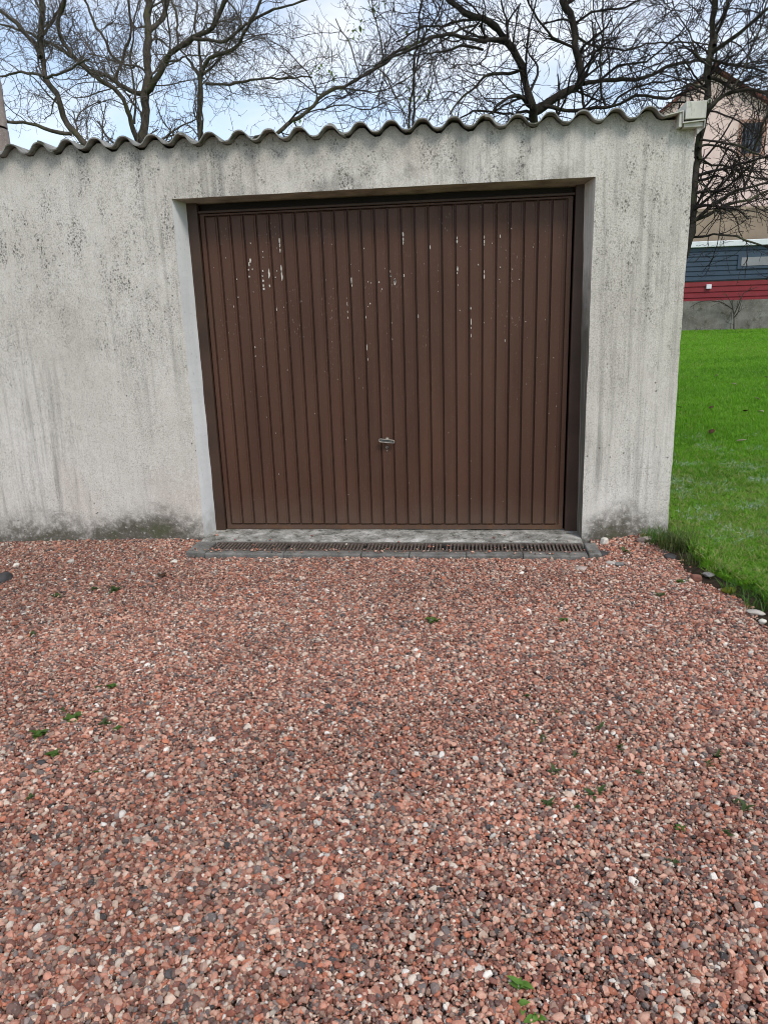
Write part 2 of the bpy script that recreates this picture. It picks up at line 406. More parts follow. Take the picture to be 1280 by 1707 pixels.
M['leaf_brown'] = mat_leafy('dead_leaf', (.045, .022, .012), (.12, .06, .03), .7)
M['leaf_pale'] = mat_leafy('pale_dead_leaf', (.30, .24, .15), (.46, .40, .29), .7)
M['moss'] = mat_simple('moss', (.13, .135, .018), .4, 40, .95, .1, 0, .9, 120)
M['soil'] = mat_simple('edge_soil', (.035, .026, .018), .5, 25, .95, .1, 0, .8, 90)
M['bark_grey'] = mat_bark('grey_brown_bark', (.040, .033, .026), (.115, .098, .078), (.085, .085, .035), .6)
M['bark_dark'] = mat_bark('dark_bark', (.014, .012, .010), (.046, .039, .032), (.048, .055, .026), .55)
M['bark_apple'] = mat_bark('lichen_bark', (.022, .018, .015), (.075, .064, .052), (.085, .095, .05), .65)
M['twig_grey'] = mat_simple('grey_twig', (.105, .088, .076), .3, 4, .9, .1, 0, 0)
M['twig_dark'] = mat_simple('dark_twig', (.032, .026, .024), .35, 4, .9, .1, 0, 0)
M['post'] = mat_concrete('pinkish_post', (.20, .16, .14), (.31, .25, .22), (.42, .36, .32), .35, 7)

# ------------------------------------------------------------------ setting: ground sheets
def sheet(name, xs, ys, fn, mat, keep=None):
    X, Y = np.meshgrid(xs, ys); Z = fn(X, Y); nx, ny = len(xs), len(ys)
    V = np.stack([X, Y, Z], -1).reshape(-1, 3)
    Fc = []
    for j in range(ny-1):
        for i in range(nx-1):
            if keep is None or keep(.5*(xs[i]+xs[i+1]), .5*(ys[j]+ys[j+1])):
                Fc.append((j*nx+i, j*nx+i+1, (j+1)*nx+i+1, (j+1)*nx+i))
    me = bpy.data.meshes.new(name); me.from_pydata(V.tolist(), [], Fc); me.update()
    return link(name, me, mat, None, True)
xs = np.concatenate([[-300, -150, -80, -40, -20, -10, -5], np.arange(-3, 1.5, .5), np.arange(1.5, 3.2, .05), np.arange(3.3, 12, .3), [13, 16, 20, 30, 50, 90, 160, 300]])
ys = np.concatenate([[-300, -150, -80, -40, -20, -12, -8], np.arange(-6, 3, .12), np.arange(3, 30, .4), [32, 36, 42, 50, 70, 100, 160, 300]])
tag(sheet('ground', xs, ys, ground_z, M['lawn']), 'green lawn sloping gently up behind the garage', 'lawn', kind='structure')
def gravel_keep(x, y): return not (y > -0.34 and y < 0.2 and -1.24 < x < 1.30)
gx = np.concatenate([[-12, -8, -5], np.arange(-4, 2.06, .06)]); gy = np.concatenate([[-14, -10, -7], np.arange(-5.5, .13, .06)])
def gbed(X, Y):
    Z = gravel_z(X, Y)-.018; return Z - .22*sstep(.03, .16, X-edge_x(Y))
tag(sheet('gravel_bed', gx, gy, gbed, M['gravel_bed'], gravel_keep), 'compacted bed under the red gravel of the forecourt', 'gravel bed', kind='structure')

# ------------------------------------------------------------------ scatter: gravel and grass (uncountable stuff)
def proto_stone(k):
    rs = np.random.default_rng(100+k)
    bm = bmesh.new(); bmesh.ops.create_icosphere(bm, subdivisions=2, radius=1)
    cuts = []
    for _ in range(8):
        n = rs.normal(size=3); n /= np.linalg.norm(n); cuts.append((n, rs.uniform(.52, .90)))
    sc = np.array([1.15, rs.uniform(.70, 1.0), rs.uniform(.50, .85)])
    off = Vector(rs.uniform(-50, 50, 3))
    for v in bm.verts:
        p = np.array(v.co)
        p = p*(1+.16*mnoise.noise(Vector(p)*1.3+off))
        for n, d in cuts:
            e = p@n-d
            if e > 0: p = p-n*e*.97
        v.co = Vector(p*sc)
    bm.normal_update()
    for e in bm.edges: e.smooth = e.calc_face_angle(0) < D2R(33)
    me = bpy.data.meshes.new('pebble'); bm.to_mesh(me); bm.free()
    me.polygons.foreach_set('use_smooth', [True]*len(me.polygons)); me.materials.append(M['stone'])
    return bpy.data.objects.new('pebble', me)
def blade(V, Fc, base, ang, lean, h, w, bend):
    d = np.array([math.cos(ang), math.sin(ang), 0]); s = np.array([-d[1], d[0], 0])
    b = len(V); n = 3
    for i in range(n):
        t = i/n; c = base + d*(lean*t+bend*t*t)*h + np.array([0, 0, h*t*(1-.25*bend*t)])
        V += [c-s*w*(1-.55*t), c+s*w*(1-.55*t)]
    V.append(base+d*(lean+bend)*h+np.array([0, 0, h*(1-.25*bend)]))
    for i in range(n-1): Fc.append((b+2*i, b+2*i+1, b+2*i+3, b+2*i+2))
    Fc.append((b+2*n-2, b+2*n-1, b+2*n))
def tuft_mesh(seed, nb, spread, h, w, lean=.5, bend=.6):
    rs = np.random.default_rng(seed); V = []; Fc = []
    for _ in range(nb):
        r = spread*math.sqrt(rs.uniform()); a = rs.uniform(0, 6.28)
        blade(V, Fc, np.array([r*math.cos(a), r*math.sin(a), -.004]), rs.uniform(0, 6.28), rs.uniform(0, lean), h*rs.uniform(.55, 1.15), w*rs.uniform(.7, 1.3), rs.uniform(0, bend))
    me = bpy.data.meshes.new('tuft'); me.from_pydata([tuple(v) for v in V], [], Fc); me.update(); return me
def scatter(name, P, rot, scl, idx, tint, tone, protos):
    pc = bpy.data.collections.new(name+'_shapes')
    for p in protos: pc.objects.link(p)
    me = bpy.data.meshes.new(name); me.vertices.add(len(P)); me.vertices.foreach_set('co', np.asarray(P, np.float32).ravel())
    def at(n, typ, arr, key):
        a = me.attributes.new(n, typ, 'POINT'); a.data.foreach_set(key, np.ascontiguousarray(arr).ravel())
    at('rot', 'FLOAT_VECTOR', rot.astype(np.float32), 'vector'); at('scl', 'FLOAT_VECTOR', scl.astype(np.float32), 'vector')
    at('idx', 'INT', idx.astype(np.int32), 'value'); at('tint', 'FLOAT', tint.astype(np.float32), 'value'); at('tone', 'FLOAT', tone.astype(np.float32), 'value')
    o = link(name, me)
    g = bpy.data.node_groups.new(name+'_nodes', 'GeometryNodeTree')
    g.interface.new_socket('Geometry', in_out='INPUT', socket_type='NodeSocketGeometry')
    g.interface.new_socket('Geometry', in_out='OUTPUT', socket_type='NodeSocketGeometry')
    N = g.nodes.new; L = g.links.new
    gi = N('NodeGroupInput'); go = N('NodeGroupOutput'); ip = N('GeometryNodeInstanceOnPoints'); ci = N('GeometryNodeCollectionInfo')
    ci.inputs['Collection'].default_value = pc; ci.inputs['Separate Children'].default_value = True; ci.inputs['Reset Children'].default_value = True
    def na(n, t): a = N('GeometryNodeInputNamedAttribute'); a.data_type = t; a.inputs['Name'].default_value = n; return a.outputs['Attribute']
    er = N('FunctionNodeEulerToRotation'); L(na('rot', 'FLOAT_VECTOR'), er.inputs[0])
    L(gi.outputs[0], ip.inputs['Points']); L(ci.outputs[0], ip.inputs['Instance']); ip.inputs['Pick Instance'].default_value = True
    L(na('idx', 'INT'), ip.inputs['Instance Index']); L(er.outputs[0], ip.inputs['Rotation']); L(na('scl', 'FLOAT_VECTOR'), ip.inputs['Scale'])
    L(ip.outputs[0], go.inputs[0])
    md = o.modifiers.new('scatter', 'NODES'); md.node_group = g
    return o

def make_gravel():
    dens = 33000
    x0, x1, y0, y1 = -3.2, 2.15, -3.95, 0.02
    n = int(dens*(x1-x0)*(y1-y0))
    x = RNG.uniform(x0, x1, n); y = RNG.uniform(y0, y1, n)
    left = -3.15 - y*.64
    keep = (x > left) & (x < edge_x(y)+.03+.05*RNG.uniform(-1, 1, n)) & ~((y > -.36+.02*RNG.normal(size=n)*.5) & (x > -1.255) & (x < 1.305)) & (x < 2.45+.27*y)
    far = sstep(-4.0, -0.5, y)
    keep &= RNG.uniform(size=n) < 1-.0*far
    x = x[keep]; y = y[keep]; n = len(x)
    ns = 190
    x = np.r_[x, RNG.uniform(-1.24, 1.3, ns)]; y = np.r_[y, np.where(RNG.uniform(size=ns) < .75, RNG.uniform(-.34, -.26, ns), RNG.uniform(-.24, .05, ns))]; n = len(x)
    L = 0.0054*(1+.14*wav(x*1.9+1, y*1.7, 1.2))*np.exp(RNG.normal(0, .36, n)); L = np.clip(L, .0028, .016)
    lay = RNG.uniform(0, 1, n)
    z = gravel_z(x, y) - .013 + .016*lay + .3*np.minimum(L, .01)
    z[-ns:] = .010; L[-ns:] *= 1.0
    rot = np.stack([RNG.normal(0, .42, n), RNG.normal(0, .42, n), RNG.uniform(0, 6.28, n)], -1)
    scl = L[:, None]*np.stack([RNG.uniform(.85, 1.2, n), RNG.uniform(.85, 1.15, n), RNG.uniform(.85, 1.25, n)], -1)
    low = wav(x*2.2+3, y*1.6, 1.0)*.5+wav(x*5, y*4, 1.0, 2)*.3
    tint = RNG.uniform(0, 1, n)
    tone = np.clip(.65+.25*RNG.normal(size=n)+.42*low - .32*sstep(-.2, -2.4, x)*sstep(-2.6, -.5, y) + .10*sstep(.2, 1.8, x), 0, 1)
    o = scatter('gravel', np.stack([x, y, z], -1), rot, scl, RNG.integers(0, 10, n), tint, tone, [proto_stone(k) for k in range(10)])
    tag(o, 'loose red, pink and grey gravel covering the forecourt', 'gravel', kind='stuff')
make_gravel()

def make_grass():
    protos = []
    for k in range(8):
        me = tuft_mesh(50+k, 9, .030, .055, .0022); me.materials.append(M['grass']); protos.append(bpy.data.objects.new('tuft', me))
    P = []
    for y0, y1, d in ((-3.2, -.3, 2600), (-.3, 2, 3000), (2, 5, 2000), (5, 9, 900), (9, 14, 500), (14, 25.2, 260)):
        m = max(y0, 0)
        xa, xb = 1.66, 3.0+.30*(y1+1.5)+.6
        n = int(d*(xb-xa)*(y1-y0)); x = RNG.uniform(xa, xb, n); y = RNG.uniform(y0, y1, n)
        k = (x > edge_x(y)+.035) & ((x > 1.80) | (y < -.02)) & (x > 1.0+.20*(y-1.5)) & (x < 2.35+.40*(y+2.2))
        P.append(np.stack([x[k], y[k]], -1))
    P = np.concatenate(P); x, y = P[:, 0], P[:, 1]; n = len(x)
    z = ground_z(x, y)-.004
    big = 1+np.clip(y-3, 0, 30)*.055
    s = RNG.uniform(.7, 1.2, n)
    scl = np.stack([s*big, s*big, s*(1+np.clip(y-3, 0, 30)*.012)*np.clip(.48+.58*sstep(.5, 5, y), 0, 1.1)], -1)
    tint = np.clip(.42+.14*RNG.normal(size=n)+.15*wav(x*1.1, y*1.4)+.14*wav(x*.5, y*.9, 1, 3)+.14*sstep(4, 16, y)-.12*np.exp(-((y-9.5)/1.6)**2), 0, .79)
    # strawy and silvery bits in clumps on the nearer lawn
    cl = wav(x*4.1, y*3.3, 1.3, 1)+wav(x*9, y*8, 1.1, 4)*.7
    near = sstep(4.2, 2.4, y)*sstep(-.6, .3, y)
    u = RNG.uniform(size=n)
    silver = (u < .50*near*sstep(-.1, .6, cl))
    tint = np.where(silver, RNG.uniform(.92, 1, n), tint)
    straw = (RNG.uniform(size=n) < .40*sstep(3.4, .2, y)+.03) & ~silver
    tint = np.where(straw, RNG.uniform(.80, .91, n), tint)
    rot = np.stack([RNG.normal(0, .2, n), RNG.normal(0, .2, n), RNG.uniform(0, 6.28, n)], -1)
    rot[silver, :2] *= 3.5; scl[silver] *= np.array([.75, .75, .55])
    o = scatter('grass', np.stack([x, y, z], -1), rot, scl, RNG.integers(0, 8, n), tint, np.ones(n), protos)
    tag(o, 'short green grass of the lawn with silvery patches near the garage corner', 'grass', kind='stuff')
make_grass()

# ------------------------------------------------------------------ the garage
X0, X1 = -1.25, 1.25
HT = 2.145
XR = 1.778
garage = tag(empty('garage', (0, 0, 0)), 'whitewashed rendered garage with a corrugated roof and a brown up-and-over door', 'garage')
WAVE = 0.177
def roof_z(x): return 2.447 + .0035*(1.2-np.asarray(x))*.9 + .0265*np.tanh(1.25*np.cos((np.asarray(x)+2.024)/WAVE*2*math.pi))/math.tanh(1.25)
def wall_top(x):
    zz = roof_z(x)-.006
    return np.where(np.asarray(x) > 1.60, 2.415, np.where(np.asarray(x) > 1.545, np.minimum(zz, 2.425), zz))
DEP = .150
FL, FR0, FR1, FT = -1.214, 1.209, 1.240, 2.126        # edges of the frame where it meets the plaster
def build_wall():
    mb = MB()
    xs = sorted(set([round(v, 4) for v in list(np.arange(-4.6, XR, .0295))+[X0, X1, XR]]))
    zs = sorted(set([round(v, 4) for v in list(np.arange(-.35, 2.30, .05))+[HT, -.02, 2.33, 2.36]]))
    xs = [v for v in xs if not any(abs(v-k) < .012 and v != k for k in (X0, X1, XR))]
    zs = [v for v in zs if not (abs(v-HT) < .02 and v != HT)]
    rows = len(zs)+2
    idx = {}; V = []
    def wob(x, z): return .0045*mnoise.noise(Vector((x*1.7, z*1.7, 3.1)))+.0022*mnoise.noise(Vector((x*7, z*7, 1.1)))
    for i, x in enumerate(xs):
        top = float(wall_top(x))
        for j in range(rows):
            z = zs[j] if j < len(zs) else (zs[-1]+(top-zs[-1])*(j-len(zs)+1)/2)
            xx = x
            if x in (X0, X1): xx += .004*mnoise.noise(Vector((x, z*4, 9)))+.002*mnoise.noise(Vector((x, z*19, 2)))
            if x == XR: xx += .007*mnoise.noise(Vector((x, z*3, 4)))+.003*mnoise.noise(Vector((x, z*17, 4)))+ .006*(1-z/2.3)*0
            zz = z + (.004*mnoise.noise(Vector((x*4, 1, 5))) if z == HT else 0)
            idx[i, j] = len(V); V.append((xx, wob(x, z), zz))
    Fc = []
    for i in range(len(xs)-1):
        for j in range(rows-1):
            xm = .5*(xs[i]+xs[i+1]); zlo = V[idx[i, j]][2]; zhi = V[idx[i, j+1]][2]; zm = .5*(zlo+zhi)
            if X0 < xm < X1 and zm < HT: continue
            Fc.append((idx[i, j], idx[i+1, j], idx[i+1, j+1], idx[i, j+1]))
    mi = [0]*len(Fc)
    # reveals: run from the arris back to the frame
    def strip(ids, fn, m, flip):
        nb = []
        for q in ids:
            nb.append(len(V)); V.append(fn(V[q]))
        for a in range(len(ids)-1):
            f = (ids[a], ids[a+1], nb[a+1], nb[a]); Fc.append(f if not flip else f[::-1]); mi.append(m)
    iL, iR = xs.index(X0), xs.index(X1); jH = zs.index(HT)
    strip([idx[iL, j] for j in range(jH+1)], lambda p: (FL-.004+.004*mnoise.noise(Vector((1, p[2]*6, 3))), DEP+.005, p[2]), 1, True)
    strip([idx[iR, j] for j in range(jH+1)], lambda p: (FR1+(FR0-FR1)*p[2]/2.1+.004+.005*mnoise.noise(Vector((1, p[2]*5, 6))), DEP+.005, p[2]), 2, False)
    strip([idx[i, jH] for i in range(iL, iR+1)], lambda p: (FL+(p[0]-X0)/(X1-X0)*(FR0-FL), DEP+.095, FT+.004-.004*p[0]+.006*mnoise.noise(Vector((p[0]*3, 3, 3)))), 3, False)
    # right flank, back and left flank
    iX = xs.index(XR)
    col = [idx[iX, j] for j in range(rows)]
    nb = []
    for q in col: nb.append(len(V)); V.append((XR, 5.2, V[q][2]))
    for a in range(rows-1): Fc.append((col[a], nb[a], nb[a+1], col[a+1])); mi.append(0)
    col2 = [idx[0, j] for j in range(rows)]; nb2 = []
    for q in col2: nb2.append(len(V)); V.append((-4.6, 5.2, V[q][2]))
    for a in range(rows-1): Fc.append((col2[a], col2[a+1], nb2[a+1], nb2[a])); mi.append(0)
    Fc.append((nb[0], nb2[0], nb2[-1], nb[-1])); mi.append(0)
    me = bpy.data.meshes.new('wall'); me.from_pydata(V, [], Fc); me.polygons.foreach_set('material_index', mi); me.update()
    link('wall', me, [M['render'], M['reveal_pale'], M['reveal_dirty'], M['soffit']], garage)
build_wall()

def build_roof():
    mb = MB(); th = .0075; sheets = []
    x_end = 1.602
    starts = np.arange(x_end-5.5*WAVE, -5.2, -5.0*WAVE)
    for k, sx in enumerate(starts):
        ex = sx+5.5*WAVE
        lift = .0 if k % 2 == 0 else .0085
        xsn = np.arange(sx, ex+1e-6, WAVE/14); yf = -.060+.006*math.sin(k*2.3)
        ys = [yf, yf+.06, 1.5, 3.4, 5.4]
        V = []; Fc = []; n = len(xsn)
        for t in (0, 1):
            for y in ys:
                for x in xsn:
                    zz = float(roof_z(x))+lift+(th if t else 0)+.0*y+.0018*mnoise.noise(Vector((x*6, y, k)))
                    V.append((x, y+(.004*mnoise.noise(Vector((x*9, k, 1))) if y == yf else 0), zz))
        m = len(ys)*n
        for j in range(len(ys)-1):
            for i in range(n-1):
                a = j*n+i
                Fc.append((a, a+n, a+n+1, a+1)); Fc.append((m+a, m+a+1, m+a+n+1, m+a+n))
        for i in range(n-1): Fc.append((i, i+1, m+i+1, m+i))
        for j in range(len(ys)-1):
            Fc.append((j*n, m+j*n, m+(j+1)*n, (j+1)*n)); a = j*n+n-1; Fc.append((a, a+n, m+a+n, m+a))
        mb.add(V, Fc)
    roof = mb.build('roof', M['fibre'], garage, True)
    md = roof.modifiers.new('split', 'EDGE_SPLIT'); md.split_angle = D2R(50)
    for px, py in ((48, 243), (130, 238), (186, 236), (330, 229), (455, 222), (708, 209)):
        P = at_y(px, py, .10); k = round((P[0]+2.024)/WAVE-.5)+.5; x = -2.024+k*WAVE
        b = MB(); z = float(roof_z(x))+.006
        b.tube([(x+.01, .10, z), (x+.01, .10, z+.018)], .012, 8); b.tube([(x+.01, .10, z+.018), (x+.01, .10, z+.032)], [.008, .005], 6)
        b.build('bolt', M['dark'], roof)
build_roof()

def build_gutter():
    # flashing that steps down from the last wave, then the square gutter with its rolled bead
    fl = MB()
    prof = [(1.597, 2.427), (1.690, 2.444), (1.692, 2.386), (1.806, 2.393), (1.806, 2.356)]
    t = .004
    V = []; Fc = []
    for y in (-.075, 5.3):
        for (x, z) in prof: V.append((x, y, z))
        for (x, z) in prof: V.append((x-.003, y, z-t-.002))
    n = len(prof)
    for i in range(n-1):
        Fc.append((i, i+1, 2*n+i+1, 2*n+i)); Fc.append((n+i, 3*n+i, 3*n+i+1, n+i+1)); Fc.append((i, n+i, n+i+1, i+1))
    fl.add(V, Fc)
    fl.box(1.672, 1.688, -.066, 5.3, 2.365, 2.438)           # board behind the upstand
    fl.box(1.700, 1.798, -.060, 5.3, 2.362, 2.384)
    fla = fl.build('flashing', M['gutter'], garage)
    g = MB()
    g.box(1.699, 1.806, -.082, 5.3, 2.397, 2.484)
    gt = bevel(g.build('gutter', M['gutter'], garage), .003, 2)
    b = MB(); a = np.linspace(-2.6, 2.5, 12)
    P = [(1.818+.011*math.sin(q), 2.479+.011*math.cos(q)) for q in a]
    V = []; Fc = []
    for y in (-.084, 5.3):
        for s in (1.0, .72):
            for (x, z) in P: V.append((1.818+(x-1.818)*s, y, 2.479+(z-2.479)*s))
    n = len(P)
    for i in range(n-1):
        Fc += [(i, i+1, 2*n+i+1, 2*n+i), (n+i, 3*n+i, 3*n+i+1, n+i+1), (i, n+i, n+i+1, i+1)]
    b.add(V, Fc); b.build('rolled_bead', M['gutter'], gt)
    c = MB()                                                 # rafter foot under the gutter, bevelled
    V = [(1.772, -.05, 2.384), (1.803, -.05, 2.384), (1.803, -.05, 2.352), (1.776, -.05, 2.326)]
    V += [(x, 5.3, z) for x, y, z in V]
    c.add(V, [(3, 2, 1, 0), (4, 5, 6, 7), (0, 1, 5, 4), (1, 2, 6, 5), (2, 3, 7, 6), (3, 0, 4, 7)])
    c.build('corbel', M['render'], garage)
build_gutter()

def build_door():
    YF = DEP
    fr = MB()
    xl, xr = FL-.012, FR1+.008
    zb = .0
    fw = .074
    fr.box(xl, xl+fw, YF+.002, YF+.05, zb-.02, HT+.02)                     # left post of the frame
    fr.box(xr-.084, xr+.03, YF+.002, YF+.05, zb-.02, HT+.02)             # right post
    fr.box(xl+fw, xr-.084, YF+.012, YF+.05, FT-.050, FT-.034)               # head
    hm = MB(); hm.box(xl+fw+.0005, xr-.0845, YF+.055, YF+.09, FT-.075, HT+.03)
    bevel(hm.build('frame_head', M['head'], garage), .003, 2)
    frame = bevel(fr.build('door_frame', M['frame'], garage), .004, 2)
    gp = MB(); gp.box(xl-.01, xr+.02, YF+.12, YF+.14, -.1, HT+.02)
    gp.build('door_backing', M['dark'], garage)
    # leaf: an edge channel around the ribbed sheet
    lx0, lx1 = xl+fw+.008, xr-.084-.013
    lz0, lz1 = .012, FT-.054
    pz0, pz1 = lz0+.040, lz1-.020
    YD = YF+.020
    pa = MB()
    P0 = float(at_y(337, 420, YD)[0]); P0 = lx0+.040
    P1 = lx1-.030
    npan = 27; p = (P1-P0)/npan
    prof = [(lx0, .004), (lx0+.026, .004), (lx0+.028, .017), (P0-.004, .017)]
    for k in range(npan):
        a = P0+k*p
        prof += [(a, 0.0), (a+.68*p, 0.0), (a+.705*p, .0045), (a+.83*p, .0035), (a+.855*p, .017), (a+.965*p, .017)]
    prof += [(P1, .017), (P1+.004, .004), (lx1, .004)]
    n = len(prof); V = []; Fc = []
    zl = [pz0-.010, pz0, .3, .6, .9, 1.2, 1.5, 1.8, pz1, pz1+.010]
    for j, z in enumerate(zl):
        for (x, y) in prof:
            yy = .017 if j in (0, len(zl)-1) and y < .017 and lx0+.03 < x < P1+.002 else y
            yy += .0022*mnoise.noise(Vector((x*2.2, z*1.1, 7)))+.0012*math.sin(round((x-P0)/p)*12.9)*(1 if 0 < j < len(zl)-1 else 0)
            V.append((x, YD+yy, z))
    for j in range(len(zl)-1):
        for i in range(n-1): Fc.append((j*n+i, j*n+i+1, (j+1)*n+i+1, (j+1)*n+i))
    pa.add(V, Fc)
    pa.box(lx0, lx1, YD+.003, YD+.035, lz0, pz0-.010)         # bottom rail
    pa.box(lx0, lx1, YD+.003, YD+.035, pz1+.010, lz1)         # top rail
    pa.box(lx0-.0008, lx0+.003, YD+.005, YD+.045, lz0+.001, lz1-.001); pa.box(lx1-.003, lx1+.0008, YD+.005, YD+.045, lz0+.001, lz1-.001)
    # bare chips where the paint has gone
    def chip(x, z, w, h):
        nn = 8; c = []
        for k in range(nn):
            a = 6.283*k/nn+random.uniform(-.25, .25); r = random.uniform(.6, 1.1)
            c.append((x+w*r*math.cos(a), z+h*r*math.sin(a)))
        yb = YD-.0032
        fr = [(a, yb, b) for a, b in c]; bk = [(a, yb+.0042, b) for a, b in c]
        pa.add(fr+bk, [tuple(range(nn))]+[(k, nn+k, nn+(k+1) % nn, (k+1) % nn) for k in range(nn)], 1)
    A = [(505,400,4,5),(503,492,6,18),(497,512,4,14),(490,542,4,6),(515,540,3,6),(498,578,4,6),(570,445,3,5),(572,475,3,4),(570,548,5,7),(568,575,4,6),(572,600,6,7),(574,626,5,9),(576,644,6,8),(612,562,6,28),(615,628,4,10),(638,582,3,4),(645,548,3,4),
         (671,385,5,16),(669,410,4,14),(671,440,3,16),(678,535,4,22),(683,575,5,26),(432,592,3,4),(434,688,3,5),(255,450,3,6),(1043,600,3,22),(1045,625,3,8),(1250,550,3,8),(1247,575,4,8),(1274,605,6,20),(1034,725,2,14),(1034,765,2,10),(1034,797,3,8),(1143,722,4,5),(1132,738,3,4),(1120,795,2,10),(529,955,3,6),(531,1003,3,4),(635,752,2,14),(1131,606,3,4),(1148,612,3,4),(1190,608,4,6),(1205,645,3,4),(416,738,2,8),(688,742,2,4),(1125,955,2,26),(1130,1020,2,8),(520,660,2,4),(1110,428,3,4),(950,405,2,3)]
    B = [(91,385,5,17),(94,410,4,12),(96,430,3,12),(35,582,2,10),(30,606,4,5),(57,634,5,17),(98,605,4,12),(378,405,3,10),(377,424,4,12),(392,570,4,18),(387,592,3,8),(395,655,2,4),(522,400,3,12),(526,422,4,10),(524,440,2,10),(520,585,2,12),(521,612,4,14),(503,547,4,5),(680,354,3,5),(620,560,4,4),(615,625,3,3),(685,572,2,6),(685,635,2,4),(725,625,3,3),(969,666,2,6),(970,685,3,8),(457,780,3,8),(465,850,3,20),(465,885,2,10),(465,925,2,12),(404,790,3,4),(183,822,2,12),(755,850,3,4),(657,952,2,10),(45,945,2,6),(236,455,3,16),(620,395,3,12),(588,432,2,4)]
    for (lst, ox, oy) in ((A, 260, 280), (B, 640, 270)):
        for (cx, cz, w, h) in lst:
            P = at_y(ox+cx/3.2, oy+cz/3.2, YD)
            x = P[0]; k = math.floor((x-P0)/p); fx = (x-P0)/p-k
            if not (0 <= k < npan): continue
            if fx > .64: x = P0+(k+.63)*p if fx < .83 else P0+(k+1.05)*p
            pxm = depth(P)/F/3.2
            chip(x, P[2], max(w*pxm*.9, .0016), max(h*pxm*.9, .002))
    for _ in range(70):
        k = random.randrange(npan); z = random.choice([random.uniform(1.0, 1.95), random.uniform(.15, 1.9)])
        x = P0+(k+random.choice([.05, .62, .3, .6]))*p
        chip(x, z, random.uniform(.0009, .0016), random.uniform(.0015, .006))
    door = pa.build('door', [M['door'], M['chip']], garage)
    # handle: a stadium-shaped pull, slightly turned, on a round boss; lock below
    H = at_y(644.5, 734, YD-.03); hx, hz = H[0], H[2]
    b = MB(); b.tube([(hx+.001, YD+.002, hz+.004), (hx+.001, YD-.026, hz+.004)], [.013, .0115], 16)
    b.tube([(hx+.001, YD-.026, hz+.004), (hx+.001, YD-.031, hz+.004)], [.0115, .006], 16)
    hd = b.build('handle', M['metal'], door, True); hd.modifiers.new('s', 'EDGE_SPLIT').split_angle = D2R(40)
    ca, sa = math.cos(-.13), math.sin(-.13)
    ring = MB(); pts = []
    L2, R2 = .040, .0105
    for k in range(24):
        a = 2*math.pi*k/24; cx = L2 if math.cos(a) > 0 else -L2
        u, v = cx+R2*math.cos(a), R2*math.sin(a)
        pts.append((hx+u*ca-v*sa, YD-.036, hz-.004+u*sa+v*ca))
    pts.append(pts[0]); pts.append(pts[1]); ring.tube(pts, .0036, 8, False); ring.build('grip', M['metal'], hd, True)
    pl = MB(); c = []
    for k in range(24):
        a = 2*math.pi*k/24; cx = L2 if math.cos(a) > 0 else -L2
        u, v = cx+R2*math.cos(a), R2*math.sin(a); c.append((hx+u*ca-v*sa, hz-.004+u*sa+v*ca))
    V = [(x, YD-.034, z) for x, z in c]+[(x, YD-.028, z) for x, z in c]
    pl.add(V, [tuple(range(24)), tuple(range(47, 23, -1))]+[(k, 24+k, 24+(k+1) % 24, (k+1) % 24) for k in range(24)])
    pl.build('grip_recess', M['metal_dark'], hd)
    Lk = at_y(645, 745, YD); lx, lz = Lk[0], Lk[2]
    k = MB(); k.tube([(lx, YD+.002, lz), (lx, YD-.010, lz)], [.0095, .0085], 14)
    k.tube([(lx+.001, YD+.002, lz-.024), (lx+.001, YD-.006, lz-.024)], [.0065, .005], 12)
    lk = k.build('lock', M['metal'], door, True); lk.modifiers.new('s', 'EDGE_SPLIT').split_angle = D2R(40)
    kk = MB(); kk.box(lx-.0016, lx+.0016, YD-.0112, YD-.0098, lz-.006, lz+.004); kk.build('keyhole', M['dark'], lk)
build_door()

def build_threshold():
    # worn concrete sill between the door and the drain
    n = 60; m = 8; V = []; Fc = []
    for j in range(m+1):
        y = -.088+(DEP+.06+.088)*j/m
        for i in range(n+1):
            x = -1.244+(2.492)*i/n
            z = .003+.004*j/m+.003*mnoise.noise(Vector((x*6, y*9, 2)))
            if j == 0: z -= .006
            V.append((x, y, z))
    for j in range(m):
        for i in range(n): Fc.append((j*(n+1)+i, j*(n+1)+i+1, (j+1)*(n+1)+i+1, (j+1)*(n+1)+i))
    b = len(V)
    for i in range(n+1): V.append((V[i][0], -.088, -.12))
    for i in range(n): Fc.append((b+i, b+i+1, i+1, i))
    mb = MB(); mb.add(V, Fc); mb.build('threshold', M['sill'], garage, True)
build_threshold()

